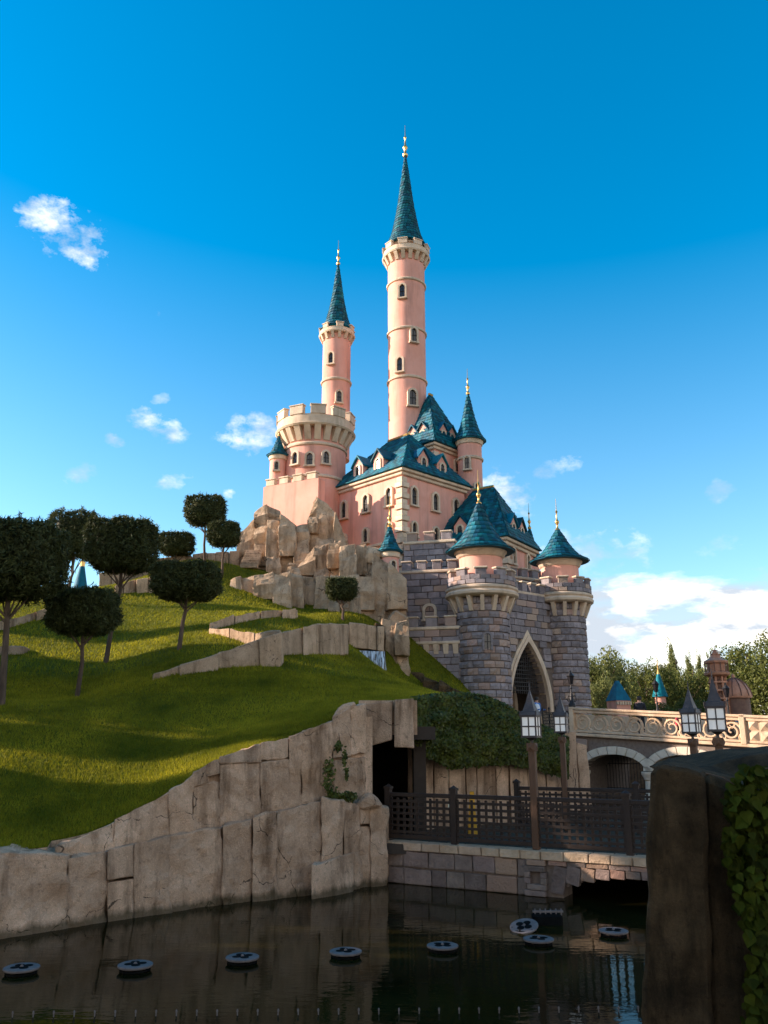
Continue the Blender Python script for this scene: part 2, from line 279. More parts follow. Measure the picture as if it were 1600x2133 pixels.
class MB:
    def __init__(s): s.v = []; s.f = []
    def add(s, vs, fs):
        o = len(s.v); s.v += [Vector(p) for p in vs]; s.f += [[i+o for i in f] for f in fs]; return s
    def box(s, c, d, rz=0., mtx=None):
        c = Vector(c); x, y, z = d[0]/2, d[1]/2, d[2]/2; m = mtx or Matrix.Rotation(rz, 3, 'Z')
        vs = [c + m @ Vector((a*x, b*y, e*z)) for a in (-1, 1) for b in (-1, 1) for e in (-1, 1)]
        return s.add(vs, [(0, 1, 3, 2), (4, 6, 7, 5), (0, 4, 5, 1), (2, 3, 7, 6), (0, 2, 6, 4), (1, 5, 7, 3)])
    def bar(s, a, b, w, t=None):
        a, b = Vector(a), Vector(b); d = (b-a).normalized(); u = d.cross(Vector((0, 0, 1)))
        if u.length < 1e-3: u = Vector((1, 0, 0))
        u.normalize(); v = d.cross(u); t = t or w
        vs = [p + u*i*w/2 + v*j*t/2 for p in (a, b) for i, j in ((-1, -1), (1, -1), (1, 1), (-1, 1))]
        return s.add(vs, [(3, 2, 1, 0), (4, 5, 6, 7), (0, 1, 5, 4), (1, 2, 6, 5), (2, 3, 7, 6), (3, 0, 4, 7)])
    def tube(s, pts, rad, n=8, cap=True):
        pts = [Vector(p) for p in pts]; rad = rad if isinstance(rad, (list, tuple)) else [rad]*len(pts); o = len(s.v)
        u = None
        for i, p in enumerate(pts):
            d = (pts[min(i+1, len(pts)-1)] - pts[max(i-1, 0)]).normalized()
            if u is None: u = d.cross(Vector((0, 0, 1))) if abs(d.z) < .9 else d.cross(Vector((0, 1, 0)))
            u = (u - d*u.dot(d)).normalized(); v = d.cross(u)
            for k in range(n):
                a = 2*math.pi*k/n; s.v.append(p + (u*math.cos(a)+v*math.sin(a))*rad[i])
        for i in range(len(pts)-1):
            for k in range(n):
                a, b = o+i*n+k, o+i*n+(k+1) % n; s.f.append([a, b, b+n, a+n])
        if cap: s.f.append([o+k for k in range(n)][::-1]); s.f.append([o+(len(pts)-1)*n+k for k in range(n)])
        return s
    def lathe(s, c, prof, n=24, a0=0., a1=2*math.pi):
        c = Vector(c); o = len(s.v); full = abs(a1-a0-2*math.pi) < 1e-6; k = n if full else n+1
        for r, z in prof:
            for i in range(k):
                a = a0+(a1-a0)*i/n; s.v.append(c+Vector((r*math.cos(a), r*math.sin(a), z)))
        for j in range(len(prof)-1):
            for i in range(n):
                a, b = o+j*k+i, o+j*k+(i+1) % k; s.f.append([a, b, b+k, a+k])
        if full:
            if prof[0][0] > 1e-4: s.f.append([o+i for i in range(k)][::-1])
            if prof[-1][0] > 1e-4: s.f.append([o+(len(prof)-1)*k+i for i in range(k)])
        return s
    def prism(s, poly, vec):
        n = len(poly); vec = Vector(vec); vs = [Vector(p) for p in poly]; vs += [p+vec for p in vs]
        return s.add(vs, [list(range(n)), list(range(n, 2*n))[::-1]] + [[i, i+n, (i+1) % n+n, (i+1) % n] for i in range(n)])
    def bm(s):
        b = bmesh.new(); vs = [b.verts.new(p) for p in s.v]
        for f in s.f:
            try: b.faces.new([vs[i] for i in f])
            except ValueError: pass
        bmesh.ops.recalc_face_normals(b, faces=b.faces[:]); return b
    def mesh(s, name, m=None, smooth=False, bevel=0., off=Vector((0, 0, 0)), merge=False):
        b = s.bm()
        if merge: bmesh.ops.remove_doubles(b, verts=b.verts[:], dist=1e-4)
        if bevel: bmesh.ops.bevel(b, geom=b.edges[:], offset=bevel, segments=1, affect='EDGES', clamp_overlap=True)
        for v in b.verts: v.co -= off
        if smooth:
            for f in b.faces: f.smooth = True
            for e in b.edges:
                if len(e.link_faces) == 2 and e.calc_face_angle(0) > R(38): e.smooth = False
        me = bpy.data.meshes.new(name); b.to_mesh(me); b.free()
        if m: me.materials.append(MATS[m])
        return me
    def build(s, name, m, parent=None, smooth=False, bevel=0., at=None, merge=False):
        """verts are world positions; the object's origin goes to its parent's, or to at"""
        off = wl(parent) if parent else (Vector(at) if at is not None else Vector((0, 0, 0)))
        me = s.mesh(name, m, smooth, bevel, off, merge)
        return link(name, me, None, parent, off)
def rough_bm(b, amp, freq, seed, cuts=2, maxlen=None):
    if maxlen:
        bmesh.ops.triangulate(b, faces=b.faces[:])
        for _ in range(cuts):
            es = [e for e in b.edges if e.calc_length() > maxlen]
            if not es: break
            bmesh.ops.subdivide_edges(b, edges=es, cuts=1)
            bmesh.ops.triangulate(b, faces=[f for f in b.faces if len(f.verts) > 3])
    b.normal_update(); o = Vector((seed*3.1, seed*1.7, seed*.9)); mv = []
    for v in b.verts:
        q = (v.co+o)*freq; mv.append(v.normal*amp*(noise.noise(q)+.5*noise.noise(q*2.3)+.3*noise.noise(q*5.1)))
    for v, d in zip(b.verts, mv): v.co += d
SEED = [0]
def slab(name, poly, depth, m, parent, rough=.03, freq=1.6, bevel=.016, maxlen=.35, cuts=5, tilt=0., taper=.0, radial=0.):
    """a cast rock slab: outline poly (world points) extruded away from the viewer"""
    SEED[0] += 1; n = len(poly); poly = [Vector(p) for p in poly]; c = sum(poly, Vector())/n
    d = Vector((c.x/c.y*radial, 1, 0))*depth
    back = [p + d + (c-p)*taper for p in poly]
    mb = MB(); mb.add(poly+back, [list(range(n))[::-1], list(range(n, 2*n))] + [[i, (i+1) % n, (i+1) % n+n, i+n] for i in range(n)])
    b = mb.bm()
    if tilt:
        for v in b.verts: v.co.y += (v.co.z-c.z)*tilt
    bmesh.ops.bevel(b, geom=b.edges[:], offset=bevel, segments=1, affect='EDGES', clamp_overlap=True)
    rough_bm(b, rough, freq, SEED[0], cuts, maxlen)
    off = wl(parent)
    for v in b.verts: v.co -= off
    me = bpy.data.meshes.new(name); b.to_mesh(me); b.free(); me.materials.append(MATS[m])
    return link(name, me, None, parent, off)
UNIT = []
def unit_blocks():
    for k in range(6):
        b = MB().box((0, 0, 0), (1, .7, .5)).bm(); SEED[0] += 1
        bmesh.ops.bevel(b, geom=b.edges[:], offset=.035, segments=1, affect='EDGES')
        bmesh.ops.subdivide_edges(b, edges=[e for e in b.edges if e.calc_length() > .3], cuts=1, use_grid_fill=True)
        b.normal_update()
        for v in b.verts:
            q = v.co*2.6+Vector((k*7.7, 0, 0)); v.co += v.normal*.035*noise.noise(q)
        me = bpy.data.meshes.new('stone_block'); b.to_mesh(me); b.free(); UNIT.append(me)
unit_blocks()
UM = {}
def unit(m, k=None):
    k = random.randrange(6) if k is None else k
    if (m, k) not in UM:
        me = UNIT[k].copy(); me.materials.clear(); me.materials.append(MATS[m]); UM[m, k] = me
    return UM[m, k]
def leaf_np(pts, nrm, ln, wd, jit=.6, fold=False):
    """a kite-shaped leaf at each point, facing roughly along nrm"""
    n = len(pts); nr = nrm + rng.normal(0, jit, (n, 3)); nr /= np.linalg.norm(nr, axis=1)[:, None]+1e-9
    t = rng.normal(0, 1, (n, 3)); t -= nr*(t*nr).sum(1)[:, None]; t /= np.linalg.norm(t, axis=1)[:, None]+1e-9
    b = np.cross(nr, t); L = ln*rng.uniform(.65, 1.25, n)[:, None]; w = wd*rng.uniform(.7, 1.2, n)[:, None]
    v = np.stack([pts-t*L*.5, pts-t*L*.05+b*w*.5, pts+t*L*.5+nr*L*.12, pts-t*L*.05-b*w*.5], 1).reshape(-1, 3)
    return v, np.arange(4*n).reshape(n, 4)
# ================================================================= GROUND, WATER, HILL
gm = MB().add([(-1500, -400, -.8), (1500, -400, -.8), (1500, 3000, -.8), (-1500, 3000, -.8)], [(0, 1, 2, 3)])
tag(gm.build('ground', 'ground'), 'flat park ground reaching to the horizon', 'ground', kind='structure')
wm = MB().add([(-60, -30, 0), (60, -30, 0), (60, 46, 0), (-60, 46, 0)], [(0, 1, 2, 3)])
tag(wm.build('moat_water', 'moat_water'), 'dark still moat water in front of the rock wall', 'water', kind='structure')
# plan of the near rock wall (water line) by image column
WATERLINE = [(-400, 2012), (0, 1955), (138, 1934), (280, 1912), (525, 1876), (650, 1863), (805, 1842)]
def Yw(px): return G(px, lerp_tab(WATERLINE, px), 0).y
TOPLINE = [(-400, 1800), (0, 1772), (125, 1758), (238, 1708), (353, 1648), (403, 1611), (458, 1577), (543, 1547), (603, 1535), (628, 1526), (693, 1500), (720, 1475), (758, 1464), (860, 1452), (960, 1446), (1060, 1470)]
def Yedge(px):
    if px <= 125: return Yw(px)+.25
    if px <= 740: return Yw(px)+.55
    if px <= 860: return 20.6
    return 22.6+(px-860)/330*4.3
# terrain control points: pixel column, pixel row, distance
CP = [(px, lerp_tab(TOPLINE, px)+6, Yedge(px)+.05) for px in (-400, -200, 0, 60, 125, 180, 238, 300, 353, 403, 458, 500, 543, 603, 660, 720, 758, 800, 860, 910, 960, 1020, 1060)]
CP += [(0, 1640, 17.4), (300, 1600, 18.7), (200, 1530, 20.3), (500, 1500, 22), (0, 1460, 23), (160, 1453, 25), (220, 1381, 29), (373, 1353, 28.3), (320, 1413, 25.2),
       (585, 1388, 27.4), (450, 1400, 26), (700, 1440, 24.5), (760, 1385, 33), (650, 1372, 29.5), (880, 1436, 32), (840, 1415, 40), (960, 1455, 40), (1050, 1500, 42),
       (250, 1245, 39), (320, 1238, 40), (460, 1250, 39.5), (540, 1257, 40.5), (640, 1282, 41), (712, 1289, 40), (800, 1320, 41), (440, 1316, 31.5), (610, 1286, 36),
       (427, 1180, 43.5), (463, 1195, 43.5), (367, 1173, 45.5), (140, 1240, 38.5), (0, 1312, 32.8), (105, 1285, 35), (320, 1202, 45.5), (500, 1180, 48), (250, 1330, 33), (420, 1330, 30), (100, 1380, 28.5)]
pts = np.array([list(P(*c)) for c in CP] + [(-26, 14, 1.6), (-28, 26, 4), (-32, 40, 7.5), (-34, 56, 9), (-12, 58, 12.5), (0, 58, 13), (8, 58, 7)])
def tps_fit(p, lam=.25):
    n = len(p); d2 = ((p[:, None, :2]-p[None, :, :2])**2).sum(2); K = np.where(d2 > 0, d2*np.log(d2+1e-12)*.5, 0)+np.eye(n)*lam
    Q = np.hstack([np.ones((n, 1)), p[:, :2]]); A = np.block([[K, Q], [Q.T, np.zeros((3, 3))]])
    return np.linalg.solve(A, np.concatenate([p[:, 2], np.zeros(3)]))
TW = tps_fit(pts)
def hz(x, y):
    x = np.atleast_1d(np.asarray(x, float)); y = np.atleast_1d(np.asarray(y, float))
    d2 = (x[:, None]-pts[None, :, 0])**2+(y[:, None]-pts[None, :, 1])**2
    return (d2*np.log(d2+1e-12)*.5) @ TW[:-3] + TW[-3]+TW[-2]*x+TW[-1]*y
def hz1(x, y): return float(hz(x, y)[0])
def build_hill():
    pxs = np.concatenate([np.linspace(-620, 0, 32)[:-1], np.linspace(0, 1062, 150)]); nv = 130
    V = []
    for px in pxs:
        y0 = Yedge(px); x0 = P3(px, y0, 3).x/y0
        for k in range(nv):
            t = (k/(nv-1))**1.25; Y = y0+(60-y0)*t; V.append((x0*Y, Y))
    V = np.array(V); z = np.empty(len(V))
    for i in range(0, len(V), 4000): z[i:i+4000] = hz(V[i:i+4000, 0], V[i:i+4000, 1])
    n0 = len(pxs); idx = np.arange(n0*nv).reshape(n0, nv)
    Fq = np.stack([idx[:-1, :-1], idx[1:, :-1], idx[1:, 1:], idx[:-1, 1:]], -1).reshape(-1, 4)
    v = np.column_stack([V, z])
    # skirts down to the ground along the front and the right
    fr = v[idx[:, 0]].copy(); fr[:, 2] = -.7; rt = v[idx[-1, :]].copy(); rt[:, 2] = -.7
    b0 = len(v); v = np.vstack([v, fr, rt]); a = np.arange(n0-1)
    f1 = np.stack([idx[:-1, 0], b0+a, b0+a+1, idx[1:, 0]], -1); c = np.arange(nv-1)
    f2 = np.stack([idx[-1, :-1], b0+n0+c, b0+n0+c+1, idx[-1, 1:]], -1)
    f1 = f1[pxs[:-1] < 735]
    me = mesh_np('hill', v, np.vstack([Fq, f1, f2]), 'turf'); me.materials.append(MATS['wall_rock'])
    for p in me.polygons: p.use_smooth = p.index < len(Fq); p.material_index = 0 if p.index < len(Fq) else 1
    tag(link('hill', me), 'grassy castle hill sloping down to the moat wall', 'hill', kind='structure')
    # grass blades
    def blades(n, ya, yb, pw, h, w):
        px = rng.uniform(-280, 1055, n); y0 = np.array([Yedge(p) for p in np.linspace(-280, 1055, 600)]); y0 = np.interp(px, np.linspace(-280, 1055, 600), y0)
        t = rng.uniform(0, 1, n)**pw; Y = np.maximum(y0+.03, ya)+(yb-np.maximum(y0+.03, ya))*t
        x = (px-CX)/1785.*Y; z = np.empty(n)
        for i in range(0, n, 6000): z[i:i+6000] = hz(x[i:i+6000], Y[i:i+6000])
        b = np.column_stack([x, Y, z-.01]); H = h*rng.uniform(.5, 1.25, n)[:, None]; a = rng.uniform(0, 2*np.pi, n)
        s = np.column_stack([np.cos(a), np.sin(a), 0*a])*(w*rng.uniform(.6, 1.2, n))[:, None]
        tip = b+np.column_stack([rng.normal(0, .35, n), rng.normal(0, .35, n), np.ones(n)])*H
        v = np.stack([b-s, b+s, tip], 1).reshape(-1, 3); return v, np.arange(3*n).reshape(n, 3)
    v1, f1 = blades(235000, 0, 27, 1.3, .075, .010); v2, f2 = blades(135000, 24, 46, 1.0, .10, .018)
    me = mesh_np('grass', np.vstack([v1, v2]), np.vstack([f1, f2+len(v1)]), 'grass')
    tag(link('grass', me), 'short mown green grass covering the castle hill', 'grass', kind='stuff')
build_hill()
# ================================================================= NEAR ROCK WALL
def near_wall():
    w0 = G(400, 1895, 0); root = empty('rock_retaining_wall', w0, 'tall brown cast rock retaining wall rising from the moat on the left', 'rock wall')
    def Wp(px, py, out): return P(px, py, Yw(px)-out)
    def Wb(px, out): return P3(px, Yw(px)-out, -.6)
    low = [(-160, -20, 1782, 1776, 0), (-17, 137, 1772, 1782, .03), (141, 220, 1786, 1772, -.02), (280, 350, 1758, 1742, .02), (353, 462, 1741, 1722, -.03), (465, 523, 1721, 1706, .05),
           (528, 575, 1702, 1690, .14), (578, 668, 1690, 1668, .11), (671, 714, 1660, 1668, .18), (717, 748, 1670, 1678, .12), (750, 772, 1720, 1722, .06), (774, 806, 1680, 1684, .14)]
    for a, b, t0, t1, o in low:
        a -= 2.0; b += 2.0
        m_ = (a+b)/2; wob = random.uniform(-4, 4)
        slab('rock_slab', [Wb(a, o), Wb(b, o), Wp(b, (t1+1870)/2, o), Wp(b-.5, t1, o), Wp(m_, (t0+t1)/2+wob*.5, o), Wp(a+.5, t0, o), Wp(a+wob*.4, (t0+1890)/2, o)], .75, 'wall_rock', root, .06, 2.4, maxlen=.15)
    slab('rock_slab', [Wb(224, .0), Wb(277, .0), Wp(277, 1832, .0), Wp(224, 1840, .0)], .7, 'wall_rock', root)
    slab('rock_slab', [Wp(224, 1834, .05), Wp(277, 1826, .05), Wp(277, 1758, .05), Wp(224, 1769, .05)], .7, 'wall_rock', root)
    slab('rock_slab', [Wp(750, 1716, .11), Wp(772, 1716, .11), Wp(772, 1682, .11), Wp(750, 1684, .11)], .6, 'wall_rock', root)
    xs_ = list(range(-160, 800, 24)); cm = MB(); top_ = [(-160, 1800), (118, 1790), (236, 1730), (353, 1668), (456, 1600), (600, 1552), (692, 1520), (760, 1484)]
    f_ = [(P3(x, Yw(x)+.42, -.6), P(x, lerp_tab(top_, x)+8, Yw(x)+.42)) for x in xs_]
    cm.add([p for q in f_ for p in q]+[p+Vector((0, .25, 0)) for q in f_ for p in q], [(2*i, 2*i+2, 2*i+3, 2*i+1) for i in range(len(f_)-1)]+[(2*i+1, 2*i+3, 2*i+3+2*len(f_), 2*i+1+2*len(f_)) for i in range(len(f_)-1)])
    cm.build('wall_core', 'wall_rock', root)
    e_ = P3(778, Yw(778)+.3, 0); MB().box((e_.x, e_.y+.25, .35), (.5, .45, 2.0), R(40)).build('wall_end', 'wall_rock', root)
    lc = P(808, 1500, 20.9); MB().box((lc.x, lc.y, lc.z+.05), (1.4, .9, .8)).build('lintel_core', 'wall_rock', root)
    # the jutting block with a sloped top
    f = [Wb(650, .55), Wb(735, .5), Wp(737, 1775, .2), Wp(665, 1800, .5), Wp(649, 1800, .55)]
    slab('rock_slab', f, .6, 'wall_rock', root, .02)
    up = [(118, 236, 1764, 1712, 1790, 1775), (239, 351, 1707, 1650, 1790, 1770), (354, 401, 1647, 1613, 1770, 1760), (404, 427, 1610, 1594, 1640, 1632), (404, 456, 1642, 1626, 1760, 1745), (430, 456, 1592, 1579, 1622, 1612), (459, 540, 1577, 1549, 1590, 1588),
          (459, 541, 1592, 1589, 1740, 1725), (544, 599, 1546, 1536, 1585, 1578), (544, 600, 1589, 1582, 1720, 1712), (603, 627, 1534, 1527, 1712, 1705), (630, 692, 1524, 1500, 1705, 1696), (695, 728, 1492, 1472, 1580, 1575), (695, 759, 1583, 1577, 1700, 1694), (731, 760, 1470, 1466, 1573, 1571)]
    for k, (a, b, t0, t1, b0, b1) in enumerate(up):
        a -= 2.0; b += 2.0
        o = -.22 + random.uniform(-.03, .03)
        slab('rock_slab', [Wp(a, b0, o), Wp(b, b1, o), Wp(b, t1, o), Wp((a+b)/2, (t0+t1)/2+random.uniform(-2, 2), o), Wp(a, t0, o)], .7, 'wall_rock', root, .06, 2.4, maxlen=.15)
    # boulders by the turf edge and at the tunnel mouth
    for poly, Y in (([(690, 1500), (735, 1480), (742, 1462), (718, 1464), (698, 1478)], 19.2), ([(735, 1690), (800, 1682), (782, 1662), (765, 1652), (748, 1668)], 19.0)):
        slab('boulder', [P(px, py, Y) for px, py in poly], .6, 'wall_rock', root, .05, 2.5, .06, .2)
    # lintel over the tunnel
    slab('lintel_slab', [P(752, 1560, 20.2), P(790, 1548, 20.2), P(816, 1540, 20.2), P(818, 1460, 20.2), P(758, 1466, 20.2)], 1.2, 'wall_rock', root)
    slab('lintel_slab', [P(822, 1556, 20.15), P(862, 1558, 20.15), P(862, 1454, 20.15), P(822, 1458, 20.15)], 1.2, 'wall_rock', root)
    # tunnel lining
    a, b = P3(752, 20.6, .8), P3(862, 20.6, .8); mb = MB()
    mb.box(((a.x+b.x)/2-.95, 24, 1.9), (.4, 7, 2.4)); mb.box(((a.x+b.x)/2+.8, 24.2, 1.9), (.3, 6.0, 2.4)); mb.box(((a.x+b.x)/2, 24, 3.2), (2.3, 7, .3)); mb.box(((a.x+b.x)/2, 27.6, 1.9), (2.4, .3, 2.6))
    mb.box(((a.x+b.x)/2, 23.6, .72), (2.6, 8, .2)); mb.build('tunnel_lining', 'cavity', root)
near_wall()
def small_plants():
    for base, label, blobs in ((P(690, 1668, 18.9), 'dark ivy clump growing from a ledge of the moat rock wall', [((678, 1610), .22, .3), ((672, 1640), .25, .22), ((690, 1660), .3, .14), ((725, 1660), .2, .12)]),
                        (P(712, 1560, 19.0), 'thin dry weed trailing down a crack beside the tunnel', [((705, 1555), .08, .12), ((718, 1580), .05, .16), ((722, 1612), .04, .16)])):
        root = empty('wall_plant', base, label, 'plant'); pp = []
        for (px, py), rx, rz in blobs:
            c = P(px, py, base.y-.05); n = int(1400*rx); q = rng.normal(0, .42, (n, 3))*np.array([rx, .08, rz])+np.array(c); pp.append(q)
        q = np.vstack(pp); v, f = leaf_np(q, np.tile([0, -1, .4], (len(q), 1)), .07, .055); v -= np.array(base)
        tag(link('leaves', mesh_np('leaves', v, f, 'hedge'), None, root, base), kind='stuff')
        MB().tube([base+Vector((0, .02, -.05)), base+Vector((-.05, -.02, .2)), base+Vector((-.1, 0, .5))], [.012, .01, .005], 5).build('stem', 'bark', root)
small_plants()
# ================================================================= QUAY: walkway, wall, fences, lamps
QA, QB = G(806, 1838, 0), G(1135, 1868, 0); QD = (QB-QA).normalized(); QN = Vector((QD.y, -QD.x, 0))   # QN faces the viewer
QB = QA + QD*8.0; QZ = .86
def Q(u, out, z): p = QA+QD*u+QN*out; p.z = z; return p
QROT = math.atan2(QD.y, QD.x)
def upx(px, z=.5):
    # distance along the quay wall for an image column
    lo, hi = -2., 12.
    for _ in range(40):
        m_ = (lo+hi)/2; p = Q(m_, 0, z); q = P3(px, p.y, z)
        if p.x < q.x: lo = m_
        else: hi = m_
    return lo
def quay():
    root = empty('quay_wall', Q(3, 0, 0), 'low grey stone block wall with pale coping along the moat under the lattice fence', 'stone wall')
    L_ = 8.0; ua, ub = upx(1158, .3), upx(1158, .3)+3.4; uc = (ua+ub)/2; hw = (ub-ua)/2
    def arch(u): t = (u-uc)/hw; return -.05+.50*math.sqrt(max(0, 1-t*t)) if abs(t) < 1 else -.6
    mb = MB(); n = 60
    for i in range(n):
        u0, u1 = L_*i/n, L_*(i+1)/n; z0 = max(arch(u0), arch(u1)) if min(arch(u0), arch(u1)) > -.5 else -.6
        mb.box((0, 0, 0), (0, 0, 0)) if False else mb.prism([Q(u0, -.05, z0), Q(u1, -.05, z0), Q(u1, -.05, .68), Q(u0, -.05, .68)], -QN*.6)
    mb.build('wall_core', 'mortar', root)
    def blk(name, u, z, w, h, m='quay_block', d=.16, out=.0, tilt=0.):
        link(name, unit(m), None, root, Q(u, out-d/2+.03, z), (0, -tilt, QROT), (w, d/.7, h/.5))
    u = 0.
    while u < L_:                                              # coping
        w = random.uniform(.36, .56); blk('coping_stone', u+w/2, .775, w-.012, .17, 'coping', .42, .03); u += w
    upil = upx(1118, .3)
    for zc, h in ((.52, .33), (.17, .33)):
        u = 0. if zc > .3 else -.18
        while u < upil-.25:
            w = random.choice((.34, .42, .5, .62, .68)); w = min(w, upil-.2-u) if upil-.2-u-w < .25 else w
            blk('stone_block', u+w/2, zc, w-.02, h-.02); u += w
    for k in range(6): blk('pier_stone', upil+.02 if k % 2 else upil-.02, .06+k*.115, .40 if k % 2 else .44, .105, out=.06) if k not in (2, 3) else [blk('pier_stone', upil+s*.17, .06+k*.115, .12, .105, out=.06) for s in (-1, 1)]
    u = upil+.26
    while u < L_: w = random.uniform(.3, .45); blk('stone_block', u+w/2, .64, w-.015, .085); u += w
    nv = 12
    for k in range(nv):                                        # voussoirs over the culvert
        u = ua-.10+(ub-ua+.2)*(k+.5)/nv; zb = max(arch(u), -.1); h = .59-zb; t = (u-uc)/hw
        blk('voussoir', u-t*.02, zb+h/2+.003, (ub-ua)/nv-.012, h, tilt=t*.22)
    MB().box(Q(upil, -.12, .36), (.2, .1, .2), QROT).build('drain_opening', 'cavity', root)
    # walkway surface behind the wall
    wp = MB().add([Q(-1.6, -.3, QZ-.02), Q(14, -.3, QZ-.02), Q(14, -30, QZ-.02), Q(-1.6, -4.9, QZ-.02)], [(0, 1, 2, 3)])
    tag(wp.build('path', 'path'), 'paved lower walkway behind the moat fence', 'path', kind='structure')
quay()
FENCE_H = 1.08
def fence(name, label, pf, us, posts, zb=QZ):
    """pf(u,z)->point; us panel limits; posts where posts stand"""
    root = empty(name, pf((us[0]+us[-1])/2, zb), label, 'fence', 'dark lattice fences of the lower walkway')
    d = (pf(1, zb)-pf(0, zb)).normalized(); rz = math.atan2(d.y, d.x)
    vs = MB().box((0, 0, 0), (.055, .03, .80)).mesh('slat', 'brown_wood'); rl = MB().box((0, 0, 0), (1, .024, .055)).mesh('cross_slat', 'brown_wood')
    for a, b in zip(us, us[1:]):
        n = int((b-a)/.155)
        for k in range(n):
            link('slat', vs, None, root, pf(a+(b-a)*(k+.5)/n, zb+.52), (0, 0, rz))
        for z in (.2, .33, .46, .59, .72, .85): link('cross_slat', rl, None, root, pf((a+b)/2, zb+z)+Vector((d.y, -d.x, 0))*.028, (0, 0, rz), (b-a-.08, 1, 1))
        MB().box(pf((a+b)/2, zb+.985), (b-a-.1, .09, .085), rz).build('top_rail', 'brown_wood', root, bevel=.008)
        MB().box(pf((a+b)/2, zb+.10), (b-a-.1, .08, .09), rz).build('bottom_rail', 'brown_wood', root, bevel=.008)
    for u in posts:
        p = pf(u, zb); mb = MB().box(p+Vector((0, 0, .555)), (.13, .13, 1.11), rz)
        mb.box(p+Vector((0, 0, 1.13)), (.165, .165, .05), rz); c = p+Vector((0, 0, 1.155)); r = .08
        mb.add([c+Vector((-r, -r, 0)), c+Vector((r, -r, 0)), c+Vector((r, r, 0)), c+Vector((-r, r, 0)), c+Vector((0, 0, .06))], [(0, 1, 4), (1, 2, 4), (2, 3, 4), (3, 0, 4), (3, 2, 1, 0)])
        mb.build('post', 'brown_wood', root)
UN = [upx(p, 1.4) for p in (802, 940, 1110, 1305, 1470)]
def lamp(base, h, s, label, rz=0.):
    h += .06; s *= .92
    root = empty('lantern_post', base, label, 'lamp post', 'wooden lantern posts by the walkway')
    base = Vector(base); w = .155*s
    MB().box(base+Vector((0, 0, h/2)), (w, w, h), rz).build('post', 'post_wood', root, bevel=.012)
    c = base+Vector((0, 0, h)); m3 = Matrix.Rotation(rz, 3, 'Z')
    mb = MB().box(c+Vector((0, 0, .08*s)), (.20*s, .20*s, .18*s), rz)
    for k in range(4):
        q = Matrix.Rotation(rz+k*math.pi/2, 3, 'Z'); r = .1*s
        mb.add([c+q @ Vector((-r*.8, -r, 0)), c+q @ Vector((r*.8, -r, 0)), c+q @ Vector((r*.8, -r, .16*s)), c+q @ Vector((-r*.8, -r, .16*s)), c+q @ Vector((0, -r*1.35, .08*s))], [(0, 1, 4), (1, 2, 4), (2, 3, 4), (3, 0, 4)])
    mb.build('post_cap', 'post_wood', root)
    z0 = .17*s; MB().tube([c+Vector((0, 0, z0)), c+Vector((0, 0, z0+.12*s))], .035*s, 8).build('neck', 'lantern_metal', root)
    zb = z0+.12*s; H = .48*s; B = .17*s
    cage = MB(); cage.lathe(c+Vector((0, 0, zb-.06*s)), [(.06*s, 0), (.15*s, .05*s), (.24*s, .075*s)], 4, R(45)+rz, R(405)+rz)
    cage.box(c+Vector((0, 0, zb+.02*s)), (.38*s, .38*s, .045*s), rz); cage.box(c+Vector((0, 0, zb+H)), (.38*s, .38*s, .045*s), rz)
    for i in (-1, 1):
        for j in (-1, 1):
            cage.box(c+m3 @ Vector((i*B, j*B, 0))+Vector((0, 0, zb+H/2)), (.032*s, .032*s, H+.02), rz)
            cage.bar(c+m3 @ Vector((i*.19*s, j*.19*s, 0))+Vector((0, 0, zb+H)), c+m3 @ Vector((i*.2*s, j*.2*s, 0))+Vector((0, 0, zb+H+.12*s)), .022*s)
    for k in range(4):
        q = Matrix.Rotation(rz+k*math.pi/2, 3, 'Z')
        cage.box(c+q @ Vector((0, -B, 0))+Vector((0, 0, zb+H/2)), (.026*s, .026*s, H), rz+k*math.pi/2)
        cage.box(c+q @ Vector((0, -B, 0))+Vector((0, 0, zb+H*.52)), (2*B, .026*s, .028*s), rz+k*math.pi/2)
    cage.build('cage', 'lantern_metal', root)
    pm = MB().box((0, 0, 0), (B*.88, .012, H*.42)).mesh('pane', 'milk_glass')
    for k in range(4):
        q = Matrix.Rotation(rz+k*math.pi/2, 3, 'Z')
        for i in (-1, 1):
            for j in (.27, .76): link('pane', pm, None, root, c+q @ Vector((i*B*.5, -B+.012*s, 0))+Vector((0, 0, zb+H*j)), (0, 0, rz+k*math.pi/2))
    rf = MB(); zr = zb+H+.02*s
    rf.lathe(c+Vector((0, 0, zr)), [(.29*s, 0), (.25*s, .09*s), (.20*s, .10*s), (.11*s, .30*s), (.0, .62*s)], 4, R(45)+rz, R(405)+rz)
    rf.tube([c+Vector((0, 0, zr+.55*s)), c+Vector((0, 0, zr+.78*s))], [.02*s, .006*s], 6); rf.build('lantern_roof', 'lantern_metal', root)
def QF(u, z): return Q(u, -.16, z)
fence('lattice_fence', 'dark brown lattice fence on the pale coping at the water edge', QF, [UN[0], UN[1], UN[2], UN[3], UN[4]], [UN[0], UN[1], UN[3], UN[4]])
pA = QF(UN[2], QZ); lamp(pA, 1.90, 1.0, 'lantern post nearest the tunnel, standing in the lattice fence', QROT)
